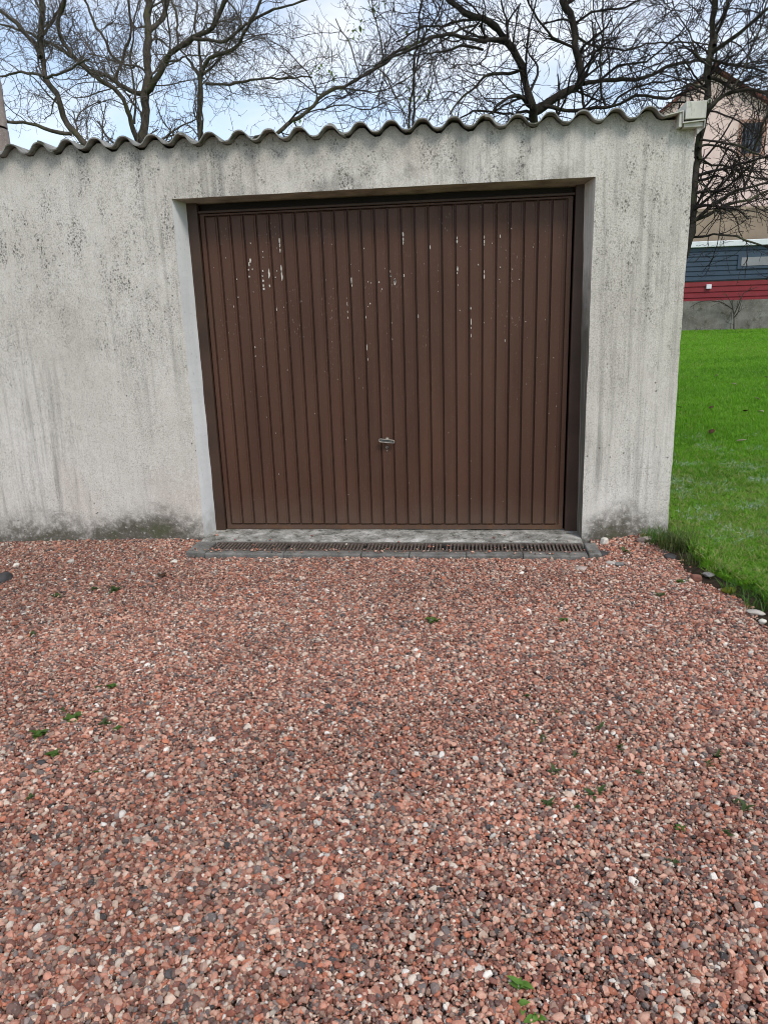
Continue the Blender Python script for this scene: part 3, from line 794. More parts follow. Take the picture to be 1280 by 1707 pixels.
def build_drain():
    d = tag(empty('drain_channel', (0, -.2, 0)), 'long narrow concrete drain with an iron grate set in front of the garage door', 'drain')
    mb = MB()
    ya, yb, yc, yd = -.348, -.278, -.108, -.086
    cuts = [-1.13, -.62, -.13, .17, .52, .86, 1.245]
    for a, b in zip(cuts[:-1], cuts[1:]):                     # kerb units in front of the grate
        dz = random.uniform(-.0015, .0015)
        mb.box(a+.0012, b-.0012, ya+random.uniform(-.003, .003)+.2, yb+.2, -.12, .001+dz)
    mb.box(-1.13, 1.245, yc+.2, yd+.2, -.12, .003)              # back kerb
    mb.box(-1.13, 1.245, yb+.2, yc+.2, -.16, -.07)            # floor of the channel
    mb.box(-1.262, -1.133, ya+.02+.2, yd-.01+.2, -.12, .004)     # end blocks
    mb.box(1.248, 1.322, ya+.01+.2, yd-.03+.2, -.12, .012)
    o = mb.build('channel', M['drain'], d); bevel(o, .008, 2)
    # chip the left end block to a rounded corner by a stone-like lump
    g = MB(); zt = .003
    for a in np.arange(-1.118, 1.24, .50):
        b = min(a+.496, 1.238)
        g.box(a, b, yb+.003+.2, yb+.013+.2, -.018, zt); g.box(a, b, yc-.013+.2, yc-.003+.2, -.018, zt)
        n = int((b-a)/.0235)
        for i in range(n):
            x = a+.012+i*(b-a-.016)/n
            g.box(x, x+.0105, yb+.013+.2, yc-.013+.2, -.016, zt-.001)
    g.build('grate', M['iron'], d)
    m = MB()
    for px, py in ((600, 905), (648, 909), (776, 912), (560, 907)):
        pass
build_drain()

# ------------------------------------------------------------------ small things on the ground
def lump(seed, r, flat, sub=3):
    rs = np.random.default_rng(seed); bm = bmesh.new(); bmesh.ops.create_icosphere(bm, subdivisions=sub, radius=1)
    cuts = []
    for _ in range(11):
        n = rs.normal(size=3); n /= np.linalg.norm(n); cuts.append((n, rs.uniform(.55, .85)))
    off = Vector(rs.uniform(-50, 50, 3))
    for v in bm.verts:
        p = np.array(v.co); p = p*(1+.20*mnoise.noise(Vector(p)*1.2+off)+.06*mnoise.noise(Vector(p)*4+off))
        for n, d in cuts:
            e = p@n-d
            if e > 0: p = p-n*e*.92
        v.co = Vector(p*np.array(r)*np.array([1, 1, flat]))
    me = bpy.data.meshes.new('stone'); bm.to_mesh(me); bm.free(); return me
STONE_COL = dict(white=(.66, .62, .54), pale=(.46, .42, .37), grey=(.20, .195, .185), dark=(.055, .053, .053), red=(.22, .10, .075), brick=(.36, .29, .25))
SM = {}
def stone(px, py, w, flat, colr, label, seed, h=.0, ax=1.0):
    P = on_surface(px, py, lambda x, y: max(gravel_z(x, y)+.006, lawn_z(x, y) if x > edge_x(y)+.06 else -9)+h)
    if colr not in SM: SM[colr] = mat_simple(colr+'_stone', STONE_COL[colr], .3, 22, .85, .2, 0, .5, 50)
    w *= .80 if px > 1100 else 1
    o = link('stone', lump(seed, (w*.5, w*.5*ax, w*.5), flat), SM[colr], None, True)
    o.location = (P[0], P[1], P[2]); o.rotation_euler = (0, 0, (seed*1.7) % 6.28)
    return tag(o, label, 'stone')
stone(1007, 903, .066, .95, 'white', 'white rounded stone standing beside the right end of the drain', 1, .012)
stone(1075, 899, .125, .42, 'brick', 'buff broken brick piece against the foot of the garage corner', 2, .012, .6)
stone(1119, 928, .11, .4, 'dark', 'dark flat stone at the lawn edge below the garage corner', 3)
stone(1147, 939, .075, .4, 'pale', 'pale flat stone at the lawn edge, between the dark one and the red one', 4)
stone(1160, 965, .095, .62, 'red', 'dull red block of stone beside the lawn edge', 5, .008)
stone(1181, 958, .085, .45, 'grey', 'light grey stone half buried at the lawn edge next to the red block', 6, .01)
stone(1193, 966, .075, .35, 'grey', 'mossy grey flat stone at the lawn edge beside the yellow moss', 16, .008)
stone(1257, 1021, .12, .30, 'pale', 'long whitish flat stone in the lawn edge at the right of the frame', 7, .012, .5)
stone(1270, 1037, .05, .8, 'white', 'small white stone at the right margin below the long flat one', 8, .008)
stone(1018, 939, .065, .5, 'pale', 'pale angular stone on the gravel below the white rounded one', 9)
stone(1032, 941, .06, .5, 'grey', 'grey angular stone touching the pale one near the drain end', 10)
stone(968, 947, .085, .4, 'brick', 'tan flat stone on the gravel just below the right end of the grate', 11)
stone(118, 936, .06, .55, 'pale', 'pale stone on the gravel near the left wall foot', 12)
stone(290, 936, .048, .6, 'white', 'small white stone left of the drain on the gravel', 13)
stone(28, 942, .045, .7, 'white', 'white chip of stone at the left margin under the wall', 14)
stone(69, 1271, .040, .45, 'dark', 'grey slate-like stone among the weeds on the left gravel', 15)
stone(6, 966, .11, .8, 'dark', 'blackish lump cut by the left margin on the gravel', 17, .0)
stone(1004, 924, .085, .6, 'dark', 'dark broken concrete lump at the right end of the drain', 18, .0)

def leaf_verts(L, W, curl, ang, tilt, base):
    """a folded pointed leaf of two rows of quads"""
    V = []; n = 5
    d = np.array([math.cos(ang)*math.cos(tilt), math.sin(ang)*math.cos(tilt), math.sin(tilt)]); s = np.array([-math.sin(ang), math.cos(ang), 0]); u = np.cross(d, s)
    for i in range(n+1):
        t = i/n; w = W*math.sin(math.pi*(.08+.92*t)**.8)*(1 if i < n else 0)+.0004
        c = np.array(base)+d*L*t-u*curl*L*t*t
        V += [c-s*w+u*w*.35, c, c+s*w+u*w*.35]
    Fc = []
    for i in range(n):
        a = i*3; Fc += [(a, a+1, a+4, a+3), (a+1, a+2, a+5, a+4)]
    return V, Fc
def weed(px, py, R, nl, mat, label, seed, slim=.32, up=.5):
    rs = random.Random(seed); P = on_surface(px, py, lambda x, y: gravel_z(x, y)+.003)
    mb = MB(); R *= .85
    for k in range(nl):
        a = 6.283*k/nl+rs.uniform(-.5, .5); L = R*rs.uniform(.5, 1.1); q = rs.uniform(0, R*.55); b = rs.uniform(0, 6.28)
        V, Fc = leaf_verts(L, L*slim*rs.uniform(.7, 1.2), rs.uniform(.1, .5), a, rs.uniform(.1, up+.4), (q*math.cos(b), q*math.sin(b), .002))
        mb.add(V, Fc)
    o = mb.build('weed', M[mat], None, True); o.location = P
    return tag(o, label, 'weed', 'weeds growing through the gravel')
weed(66, 1226, .036, 22, 'weed', 'bright green weed clump on the left gravel above the slate-like stone', 1)
weed(122, 1199, .036, 20, 'weed', 'bright green spreading weed right of the clump on the left gravel', 2)
weed(104, 1184, .020, 8, 'weed_dull', 'thin dull weed just above the spreading one on the left gravel', 3)
weed(186, 1145, .030, 16, 'weed', 'green tufted weed, higher up on the left gravel than the spreading one', 4)
weed(162, 1147, .018, 8, 'weed_dull', 'tiny dull weed beside the tufted one on the left gravel', 23)
weed(173, 1206, .030, 12, 'weed_dull', 'dull low weed right of the spreading one on the left gravel', 5)
weed(196, 1216, .022, 10, 'weed', 'small weed, rightmost of the patch on the left gravel', 6)
weed(90, 1259, .028, 12, 'weed', 'lowest weed of the left patch, beside the slate-like stone', 7)
weed(52, 1060, .030, 13, 'weed_dull', 'faint weed alone near the left margin of the gravel', 8)
weed(163, 1288, .018, 9, 'weed', 'small weed below the left patch, further from the wall', 9)
weed(50, 1331, .020, 8, 'weed_dull', 'dark little weed near the left margin below the patch', 10)
weed(191, 985, .050, 15, 'weed_dull', 'dark green weed on the gravel below the left wall', 11)
weed(159, 983, .035, 10, 'weed_dull', 'small weed left of the dark green one below the wall', 12)
weed(95, 995, .04, 8, 'weed_dull', 'thin weed, leftmost of the three below the left wall', 13)
weed(722, 1036, .045, 16, 'weed', 'flat green weed on the middle gravel below the door', 14)
weed(940, 1036, .030, 12, 'weed', 'small green weed on the gravel right of the flat one', 15)
weed(866, 1648, .048, 6, 'weed_fresh', 'broad leaved seedling at the bottom of the gravel', 16, .26, .6)
weed(868, 1686, .028, 3, 'weed_fresh', 'tiny seedling just below the broad leaved one', 17, .34, .6)
weed(893, 1703, .030, 4, 'weed_fresh', 'seedling cut by the bottom edge of the picture', 18, .34, .6)
weed(964, 1347, .014, 8, 'weed_dull', 'speck of green weed on the right gravel, mid distance', 19)
weed(1132, 1382, .020, 8, 'weed', 'lone small weed on the gravel at the far right', 20)
weed(1135, 970, .034, 14, 'weed', 'green weed on the gravel beside the lawn edge', 21)
weed(1101, 994, .034, 12, 'weed_dull', 'pale weed on the gravel in front of the garage corner', 22)
weed(877, 1160, .022, 9, 'weed_dull', 'thin weed on the gravel right of centre', 24)
weed(725, 922, .04, 9, 'weed_dull', 'low weed rooted against the drain kerb', 25)
weed(1043, 920, .04, 12, 'weed_dull', 'low weed beside the pale stone near the wall foot', 26)

for k, (px, py) in enumerate(((890, 1205), (905, 1232), (922, 1290), (958, 1262), (1000, 1215), (1035, 1250), (1180, 1275), (1196, 1262), (1242, 1350), (1228, 1340), (1210, 1390), (995, 1325), (930, 1190), (1065, 1290), (915, 1340), (1120, 1440))):
    weed(px, py, .022+.008*(k % 3), 5+k % 4, 'weed_dull', 'tiny dull olive weed scattered on the right half of the gravel', 200+k, .20, .7)
def soil_edge():
    ys = np.arange(-4.0, .0, .04); us = np.linspace(-.035, .10, 7); V = []; Fc = []
    for y in ys:
        for u in us:
            x = float(edge_x(y))+u+.03*mnoise.noise(Vector((y*6, u*4, 1)))
            V.append((x, y, float(gravel_z(x, y))+.004+.02*float(sstep(-.03, .06, u))+.018*mnoise.noise(Vector((x*16, y*16, 3)))-.02*(u < -.03)))
    n = len(us)
    for j in range(len(ys)-1):
        for i in range(n-1): Fc.append((j*n+i, j*n+i+1, (j+1)*n+i+1, (j+1)*n+i))
    me = bpy.data.meshes.new('soil_edge'); me.from_pydata(V, [], Fc); me.update()
    tag(link('soil_edge', me, M['soil'], None, True), 'dark bare soil line between lawn and gravel', 'soil', kind='structure')
soil_edge()
def moss(px, py, w, label, seed):
    P = on_surface(px, py, lambda x, y: gravel_z(x, y)+.012)
    o = link('moss_cushion', lump(seed, (w*.5, w*.35, w*.5), .35), M['moss'], None, True); o.location = P
    return tag(o, label, 'moss')
moss(1216, 985, .10, 'yellow green moss cushion at the lawn edge, the larger one', 41)
moss(1199, 975, .06, 'smaller moss cushion at the lawn edge beside the larger one', 42)

def tall_grass(px, py, nb, spread, h, label, seed, mats):
    P = on_surface(px, py, lambda x, y: gravel_z(x, y)+.01)
    me = tuft_mesh(seed, nb, spread, h, .0022, .55, .9)
    o = link('grass_clump', me, mats); o.location = P
    return tag(o, label, 'grass clump')
M['tall_grass'] = mat_leafy('tall_grass_leaf', (.045, .095, .015), (.13, .15, .045))
M['fresh_grass'] = mat_leafy('fresh_grass_leaf', (.04, .12, .012), (.09, .20, .03))
tall_grass(1092, 900, 160, .09, .085, 'dark unmown grass clump against the foot of the garage corner', 1, M['fresh_grass'])
tall_grass(1128, 912, 300, .11, .12, 'tall browning grass clump spilling over the gravel edge', 2, M['tall_grass'])
tall_grass(1165, 940, 130, .10, .07, 'ragged grass clump at the lawn edge beside the red block', 3, M['tall_grass'])
tall_grass(1246, 985, 220, .12, .075, 'fresh green grass clump at the lawn edge above the long flat stone', 4, M['fresh_grass'])
tall_grass(1284, 1012, 200, .12, .075, 'fresh green grass clump at the right margin', 5, M['fresh_grass'])

def dead_leaf(px, py, L, mat, label, seed, fn=None):
    rs = random.Random(seed); P = on_surface(px, py, fn or (lambda x, y: lawn_z(x, y)+.035))
    L *= .62 if fn is None else 1
    V, Fc = leaf_verts(L, L*.36, rs.uniform(-.4, .3), rs.uniform(0, 6.28), rs.uniform(-.1, .5), (-L*.3, 0, 0))
    mb = MB(); mb.add(V, Fc); o = mb.build('fallen_leaf', M[mat], None, True); o.location = P
    md = o.modifiers.new('thick', 'SOLIDIFY'); md.thickness = .0015
    return tag(o, label, 'leaf', 'fallen leaves on the lawn')
LV = [(265, 345, .13, 'leaf_brown', 'small dark leaf on the upper lawn nearest the garage edge'), (366, 348, .14, 'leaf_pale', 'pale leaf on the upper lawn right of the small dark one'),
      (634, 348, .15, 'leaf_brown', 'dark leaf on the upper lawn at the right margin'), (190, 513, .12, 'leaf_brown', 'blackish leaf in mid lawn close to the garage edge'),
      (342, 518, .13, 'leaf_brown', 'brown leaf in mid lawn right of the blackish one'), (534, 534, .15, 'leaf_brown', 'large curled brown leaf in mid lawn'),
      (604, 533, .14, 'leaf_pale', 'flat pale leaf right of the large curled brown one'), (350, 652, .14, 'leaf_brown', 'dark brown leaf alone, below the other dark leaves'),
      (490, 693, .14, 'leaf_pale', 'upright cream leaf, nearest pale leaf on the lawn'), (162, 370, .12, 'leaf_brown', 'dark leaf touching the garage edge in the upper lawn'),
      (487, 390, .16, 'leaf_pale', 'thin pale leaf in the middle of the upper lawn'), (605, 470, .13, 'leaf_pale', 'short pale leaf above the flat pale one')]
for k, (cx, cy, L, mt, lb) in enumerate(LV): dead_leaf(1080+cx/3.22, 520+cy/3.22, L, mt, lb, k)
o = dead_leaf(277, 961, .075, 'leaf_brown', 'dark brown leaf lying on the gravel below the left wall', 77, lambda x, y: gravel_z(x, y)+.015)

# ------------------------------------------------------------------ post behind the roof, far walls and houses
def build_post():
    Pt = at_y(-1, 150, 1.6); r = .16
    a = at_y(1, 150, 1.6); b = at_y(12, 246, 1.6)
    x = .5*(a[0]+b[0])-r
    pr = tag(empty('post', (x, 1.6, 2.3)), 'weathered pinkish post rising behind the left end of the corrugated roof', 'post')
    m = MB(); zj = float(at_y(8, 212, 1.6)[2])-2.3
    m.tube([(0, 0, -2.2), (0, 0, zj-.01)], [r, r], 20); m.build('lower_section', M['post'], pr, True).modifiers.new('s', 'EDGE_SPLIT')
    m = MB(); m.tube([(0, 0, zj+.008), (0, 0, 2.2)], [r*.985, r*.95], 20); m.build('upper_section', M['post'], pr, True).modifiers.new('s', 'EDGE_SPLIT')
    m = MB(); m.tube([(0, 0, zj-.012), (0, 0, zj+.010)], [r*.93, r*.93], 20); m.build('joint', M['dark'], pr, True)
build_post()

M['house_wall'] = mat_simple('pink_render', (.66, .51, .455), .10, 1.2, .92, .1, 0, .2, 20)
M['house_low'] = mat_simple('tan_render', (.27, .215, .155), .15, 1.5, .92, .1, 0, .2, 20)
M['brick'] = mat_simple('orange_brick', (.38, .235, .18), .2, 6, .9, .1, 0, .2, 20)
M['white_trim'] = mat_simple('white_trim', (.70, .72, .74), .08, 3, .6, .3, 0, 0)
M['blue_clad'] = mat_simple('blue_grey_cladding', (.042, .066, .100), .12, 3, .55, .35, 0, .05)
M['red_clad'] = mat_simple('dark_red_cladding', (.22, .024, .030), .12, 3, .55, .35, 0, .05)
M['iron_bar'] = mat_simple('window_bars', (.02, .02, .022), .2, 5, .6, .3, 0, 0)
def mat_glass():
    m = NT('window_glass'); col = m.ramp(m.noise(3, 3), [(.3, (.03, .035, .045)), (.7, (.10, .115, .14))]); return m.fin(col, .12, .6)
M['glass'] = mat_glass()
def mat_tiles():
    m = NT('roof_tiles')
    br = m.n('ShaderNodeTexBrick'); br.inputs['Scale'].default_value = 3.2; br.inputs['Color1'].default_value = (.17, .065, .048, 1); br.inputs['Color2'].default_value = (.10, .042, .034, 1)
    br.inputs['Mortar'].default_value = (.03, .02, .018, 1); m.l(m.mapv((1, 1, 1)), br.inputs['Vector'])
    col = m.mix(m.rng(m.noise(3, 5), .45, .7, 0, .5), br.outputs[0], (.09, .06, .045)); m.bump(br.outputs['Fac'], .8, .03)
    return m.fin(col, .9, .15)
M['tiles'] = mat_tiles()

YW, YB, YH = 24.5, 25.6, 31.0
def build_yard_wall():
    w = tag(empty('concrete_wall', (9, YW, .6)), 'long stained concrete wall at the back of the lawn', 'wall')
    zt = float(at_y(1180, 501, YW)[2])
    xa, xb = 2.0, 18.0
    b = MB()
    n = 8; L = (xb-xa)/n
    for k in range(n): b.box(xa+k*L-9+.008, xa+(k+1)*L-9-.008, 0, .18, -.6, zt-.6-.0+.01*math.sin(k*3))
    b.box(xa-9, xb-9, .02, .16, -.6, zt-.64)
    b.build('panels', M['yard_wall'], w)
build_yard_wall()
def clad(mb, x0, x1, z0, z1, y, pitch, d=.035):
    """horizontal profiled sheeting"""
    n = max(2, int(round((z1-z0)/pitch))); p = (z1-z0)/n
    pr = []
    for k in range(n):
        a = z0+k*p; pr += [(a, d), (a+.12*p, d), (a+.2*p, 0), (a+.9*p, 0), (a+.98*p, d)]
    pr.append((z1, d))
    V = [(x, y+q, z) for x in (x0, x1) for z, q in pr]; n = len(pr)
    mb.add(V, [(i, n+i, n+i+1, i+1) for i in range(n-1)])
def build_annexe():
    a = tag(empty('clad_building', (10, YB, .7)), 'low building clad in blue and red metal sheeting behind the concrete wall', 'building')
    x0, x1 = 2-10, 19-10
    zr0 = .2-.7; zr1 = float(at_y(1200, 468, YB)[2])-.7; zt = float(at_y(1200, 411, YB)[2])-.7; zw = float(at_y(1200, 401, YB)[2])-.7
    m = MB(); clad(m, x0, x1, zr0, zr1-.01, 0, .21); m.build('red_cladding', M['red_clad'], a)
    m = MB(); clad(m, x0, x1, zr1+.01, zt, -.02, .17); m.build('blue_cladding', M['blue_clad'], a)
    m = MB(); m.box(x0, x1, .06, 4.0, zr0, zt-.02); m.build('body', M['house_low'], a)
    m = MB(); m.box(x0-.1, x1+.1, -.14, 4.2, zt, zw); t = bevel(m.build('roof_edge', M['white_trim'], a), .02, 2)
    w0 = at_y(1234, 443, YB); w1 = at_y(1284, 427, YB)
    m = MB(); m.box(w0[0]-10-.12, w1[0]-10+.12, -.06, .02, w0[2]-.7-.1, w1[2]-.7+.10); wn_ = m.build('window', M['blue_clad'], a)
    m = MB(); m.box(w0[0]-10, w1[0]-10, -.075, -.05, w0[2]-.7, w1[2]-.7); m.build('pane', M['curtain'], wn_)
    s = at_y(1180.5, 477.5, YB)
    m = MB(); m.box(s[0]-10-.09, s[0]-10+.09, -.10, .0, s[2]-.7-.08, s[2]-.7+.08); bevel(m.build('wall_box', M['white_trim'], a), .012, 2)
M['curtain'] = mat_simple('pale_blind', (.24, .24, .25), .15, 3, .35, .4, 0, 0)
build_annexe()

def build_house():
    ax = at_y(1190, 113, YH); L = at_y(1098, 186, YH); R = at_y(1285, 172, YH)
    h = tag(empty('house', (ax[0], YH, .9)), 'pink rendered house with a red tiled gable roof behind the bare trees', 'house')
    lx, rx = ax[0]-3.6, ax[0]+5.2
    sl = (ax[2]-L[2])/(ax[0]-L[0]); sr = (ax[2]-R[2])/(R[0]-ax[0])
    zl, zr_ = ax[2]-sl*3.6, ax[2]-sr*5.2
    o = np.array([ax[0], YH, .9])
    zm = float(at_y(1210, 346, YH)[2])
    m = MB()
    V = [(lx-o[0], 0, zm-.9), (rx-o[0], 0, zm-.9), (rx-o[0], 0, zr_-.9-.12), (0, 0, ax[2]-.9-.12), (lx-o[0], 0, zl-.9-.12)]
    V += [(x, 8, z) for x, y, z in V]
    m.add(V, [(0, 1, 2, 3, 4), (9, 8, 7, 6, 5), (0, 5, 6, 1), (1, 6, 7, 2), (4, 9, 5, 0)]); m.build('wall', M['house_wall'], h)
    m = MB(); m.box(lx-o[0]-.02, rx-o[0]+.02, -.05, 8, -1.2, zm-.9-.005)
    m.build('plinth_wall', M['house_low'], h)
    m = MB(); m.box(lx-o[0]-.05, rx-o[0]+.05, -.12, -.051, zm-.9-.12, zm-.9); m.build('string_course', M['house_low'], h)
    # roof: two tiled slopes with rounded verge tiles
    for sx, zz, nm in ((lx-.5, zl-sl*.5, 1), (rx+.5, zr_-sr*.5, 2)):
        r = MB(); x1 = sx-o[0]; zt = ax[2]-.9; ze = zz-.9
        n = 22; V = []; Fc = []
        for i in range(n+1):
            t = i/n; x = x1*t; z = zt+(ze-zt)*t
            for y in (-.28, 8.3): V += [(x, y, z-.11), (x, y, z+.03*(1-(i % 2)))]
        for i in range(n):
            a = i*4; b = a+4
            Fc += [(a, b, b+1, a+1), (a+2, a+3, b+3, b+2), (a+1, b+1, b+3, a+3), (a, a+2, b+2, b)]
        e = n*4; Fc += [(0, 1, 3, 2), (e, e+2, e+3, e+1)]
        r.add(V, Fc); r.build('roof', M['tiles'], h)
    cap = MB(); cap.tube([(0, -.33, ax[2]-.9+.02), (0, 8.3, ax[2]-.9+.02)], .13, 10); cap.build('ridge', M['tiles'], h)
    w0 = at_y(1234, 256, YH); w1 = at_y(1272, 203, YH)
    a0, a1, b0, b1 = w0[0]-o[0], w1[0]-o[0], w0[2]-.9, w1[2]-.9
    m = MB()
    m.box(a0-.16, a0, -.03, .05, b0-.12, b1+.14); m.box(a1, a1+.16, -.03, .05, b0-.12, b1+.14)
    m.box(a0, a1, -.03, .05, b1, b1+.14); m.box(a0, a1, -.05, .05, b0-.12, b0)
    wd = m.build('window', M['brick'], h)
    m = MB(); m.box(a0, a1, -.012, .03, b0, b1); m.build('pane', M['glass'], wd)
    m = MB()
    for k in range(5): x = a0+(a1-a0)*(k+.5)/5; m.box(x-.02, x+.02, -.10, -.07, b0, b1)
    for z in (b0+.3, b1-.3): m.box(a0, a1, -.105, -.072, z-.02, z+.02)
    m.build('window_bars', M['iron_bar'], wd)
build_house()

# ------------------------------------------------------------------ bare trees
def catmull(P, step):
    P = np.asarray(P, float); P = np.vstack([2*P[0]-P[1], P, 2*P[-1]-P[-2]])
    outp = []
    for i in range(1, len(P)-2):
        a, b, c, d = P[i-1:i+3]; n = max(2, int(np.linalg.norm(c-b)/step))
        for t in np.arange(n)/n:
            outp.append(.5*((2*b)+(-a+c)*t+(2*a-5*b+4*c-d)*t*t+(-a+3*b-3*c+d)*t**3))
    outp.append(P[-2]); return np.array(outp)
def tubes(P, R, K):
    """P (M,N,3), R (M,N): batched tubes -> verts, quads"""
    Mn, N, _ = P.shape
    T = np.gradient(P, axis=1); T /= np.linalg.norm(T, axis=2, keepdims=True)+1e-9
    ref = np.where(np.abs(T[:, :1, 2:3]) > .75, np.array([1., 0, 0]), np.array([0, 0, 1.])); ref = np.broadcast_to(ref, P.shape)
    A = ref-T*(ref*T).sum(2, keepdims=True); A /= np.linalg.norm(A, axis=2, keepdims=True)+1e-9; B = np.cross(T, A)
    an = 2*np.pi*np.arange(K)/K
    V = P[:, :, None, :]+R[:, :, None, None]*(np.cos(an)[None, None, :, None]*A[:, :, None, :]+np.sin(an)[None, None, :, None]*B[:, :, None, :])
    base = (np.arange(Mn)*N*K)[:, None, None]; i = (np.arange(N-1)*K)[None, :, None]; k = np.arange(K)[None, None, :]; k2 = (np.arange(K)+1) % K
    k2 = k2[None, None, :]
    Q = np.stack([base+i+k, base+i+k2, base+i+K+k2, base+i+K+k], -1)
    return V.reshape(-1, 3), Q.reshape(-1, 4)
def mesh_np(name, parts, mat, parent):
    V = []; Q = []; b = 0
    for v, q in parts: V.append(v); Q.append(q+b); b += len(v)
    V = np.concatenate(V).astype(np.float32); Q = np.concatenate(Q).astype(np.int32)
    me = bpy.data.meshes.new(name); me.vertices.add(len(V)); me.vertices.foreach_set('co', V.ravel())
    me.loops.add(Q.size); me.loops.foreach_set('vertex_index', Q.ravel())
    me.polygons.add(len(Q)); me.polygons.foreach_set('loop_start', np.arange(0, Q.size, 4, dtype=np.int32))
    me.polygons.foreach_set('use_smooth', np.ones(len(Q), bool)); me.update(calc_edges=True)
    return link(name, me, mat, parent)
def grow(rs, P, R, per_m, len_lo, len_hi, ang, N, wig, up, rfac, rmin, tmin=.1, relax=.0):
    """children of all the polylines in P (list of (M,N,3)) -> P2 (M2,N,3), R2"""
    S, Dv, L, R0 = [], [], [], []
    for p, r in zip(P, R):
        seg = np.linalg.norm(np.diff(p, axis=1), axis=2); tot = seg.sum(1); n = p.shape[1]
        cnt = rs.poisson(np.maximum(tot*per_m, .0))
        ids = np.repeat(np.arange(len(p)), cnt)
        if len(ids) == 0: continue
        t = (tmin+(1-tmin)*rs.uniform(size=len(ids)))*(n-1.001); i = t.astype(int); f = (t-i)[:, None]
        a = p[ids, i]; b = p[ids, i+1]; tan = b-a; tan /= np.linalg.norm(tan, axis=1, keepdims=True)+1e-9
        S.append(a+(b-a)*f); rr = r[ids, i]*(1-f[:, 0])+r[ids, i+1]*f[:, 0]
        q = rs.normal(size=(len(ids), 3)); q -= tan*(q*tan).sum(1, keepdims=True); q /= np.linalg.norm(q, axis=1, keepdims=True)+1e-9
        q[:, 2] += up; q /= np.linalg.norm(q, axis=1, keepdims=True)
        aa = rs.uniform(ang[0], ang[1], len(ids))[:, None]
        Dv.append(np.cos(aa)*tan+np.sin(aa)*q)
        fall = 1-.45*t/(n-1)
        L.append(rs.uniform(len_lo, len_hi, len(ids))*fall); R0.append(np.maximum(rr*rfac*rs.uniform(.7, 1.1, len(ids)), rmin))
    S = np.concatenate(S); Dv = np.concatenate(Dv); L = np.concatenate(L); R0 = np.concatenate(R0)
    pts = [S]; d = Dv; st = (L/(N-1))[:, None]
    drift = rs.normal(size=d.shape)*wig*.5
    for k in range(N-1):
        d = d+rs.normal(size=d.shape)*wig+drift*.6+np.array([0, 0, relax]); d /= np.linalg.norm(d, axis=1, keepdims=True)
        pts.append(pts[-1]+d*st)
    P2 = np.stack(pts, 1); R2 = R0[:, None]*np.linspace(1, .45, N)[None, :]
    return P2, np.maximum(R2, rmin*.8)
def tree(label, Y, limbs, seed, bark, twig, levels, leaves=None, wob=.012):
    """limbs: (pixel polyline, y offset at start, y offset at end, start width px, end width px)"""
    rs = np.random.default_rng(seed)
    base = at_y(*limbs[0][0][0], Y+limbs[0][1]); gz = float(ground_z(base[0], base[1]))
    root = tag(empty('bare_tree', (base[0], base[1], gz)), label, 'tree', 'bare trees behind the garage'); off = np.array([base[0], base[1], gz])
    LP, LR, parts = [], [], []
    for k, (px, ya, yb, wa, wb) in enumerate(limbs):
        n = len(px); t = np.linspace(0, 1, n)
        P = np.array([at_y(x, y, Y+ya+(yb-ya)*q+.05*rs.normal()*(0 < q < 1)) for (x, y), q in zip(px, t)])
        dep = depth(P[0]); ra, rb = .5*wa*dep/F*(.95 if k == 0 else .82), .5*wb*dep/F*.85
        if k == 0:
            d = P[0]-P[1]; d = d/abs(d[2]); hh = P[0][2]-gz+.2; g1 = P[0]+np.array([d[0]*.8-(.30 if px[0][0] > 1100 else 0), 0, -1])*min(.5, hh*.4)
            g = np.array([g1[0]+d[0]*.3-(.40 if px[0][0] > 1100 else 0), g1[1], gz-.2])
            P = np.vstack([g, g1, P]); Q = catmull(P, .10); R = np.linspace(ra*1.25, rb, len(Q))
        else:
            Q = catmull(P, .10); R = np.linspace(ra, rb, len(Q))**1.0
        s = np.cumsum(np.r_[0, np.linalg.norm(np.diff(Q, axis=0), axis=1)])
        ph = rs.uniform(0, 6.28, 6); am = wob
        Q = Q+np.stack([am*(np.sin(s*9+ph[i])+.6*np.sin(s*21+ph[i+3])) for i in range(3)], 1)*sstep(0, .3, s)[:, None]
        R = R*(1+.12*np.sin(s*13+ph[0])*np.sin(s*5+ph[1])); R = np.maximum(R, .003)
        Q = Q-off
        LP.append(Q[None]); LR.append(R[None]); parts.append(tubes(Q[None], R[None], 10 if wa > 6 else 7))
    mesh_np('trunk', parts, bark, root)
    # twigs are spawned by the visible length of the limbs only
    P, R = [p[:, 12:] if (i == 0 and p.shape[1] > 40) else p for i, p in enumerate(LP)], [r[:, 12:] if (i == 0 and r.shape[1] > 40) else r for i, r in enumerate(LR)]
    if True:
        keepP, keepR = [], []
        for p, r in zip(P, R):
            z = p[0, :, 2]+off[2]; m = z > 1.9
            if limbs[0][0][0][0] > 1150: m = z > 1.6
            if m.sum() > 3: keepP.append(p[:, m]); keepR.append(r[:, m])
        P, R = keepP, keepR
    tp = []; tips = None
    for lv in levels:
        P2, R2 = grow(rs, P, R, **{k: v for k, v in lv.items() if k not in ('K', 'keep')})
        tp.append(tubes(P2, R2, lv.get('K', 4)))
        if lv.get('keep'): P = P+[P2]; R = R+[R2]
        else: P, R = [P2], [R2]
        tips = P2
    mesh_np('branches', tp, twig, root)
    if leaves:
        lm = MB()
        for (px, py, n, sp) in leaves:
            c = at_y(px, py, Y)-off
            for _ in range(n):
                q = c+rs.normal(size=3)*sp
                V, Fc = leaf_verts(rs.uniform(.05, .09), rs.uniform(.014, .022), .3, rs.uniform(0, 6.28), rs.uniform(-1.2, .3), q); lm.add(V, Fc)
        lm.build('leaves', M['tree_leaf'], root, True)
    return root

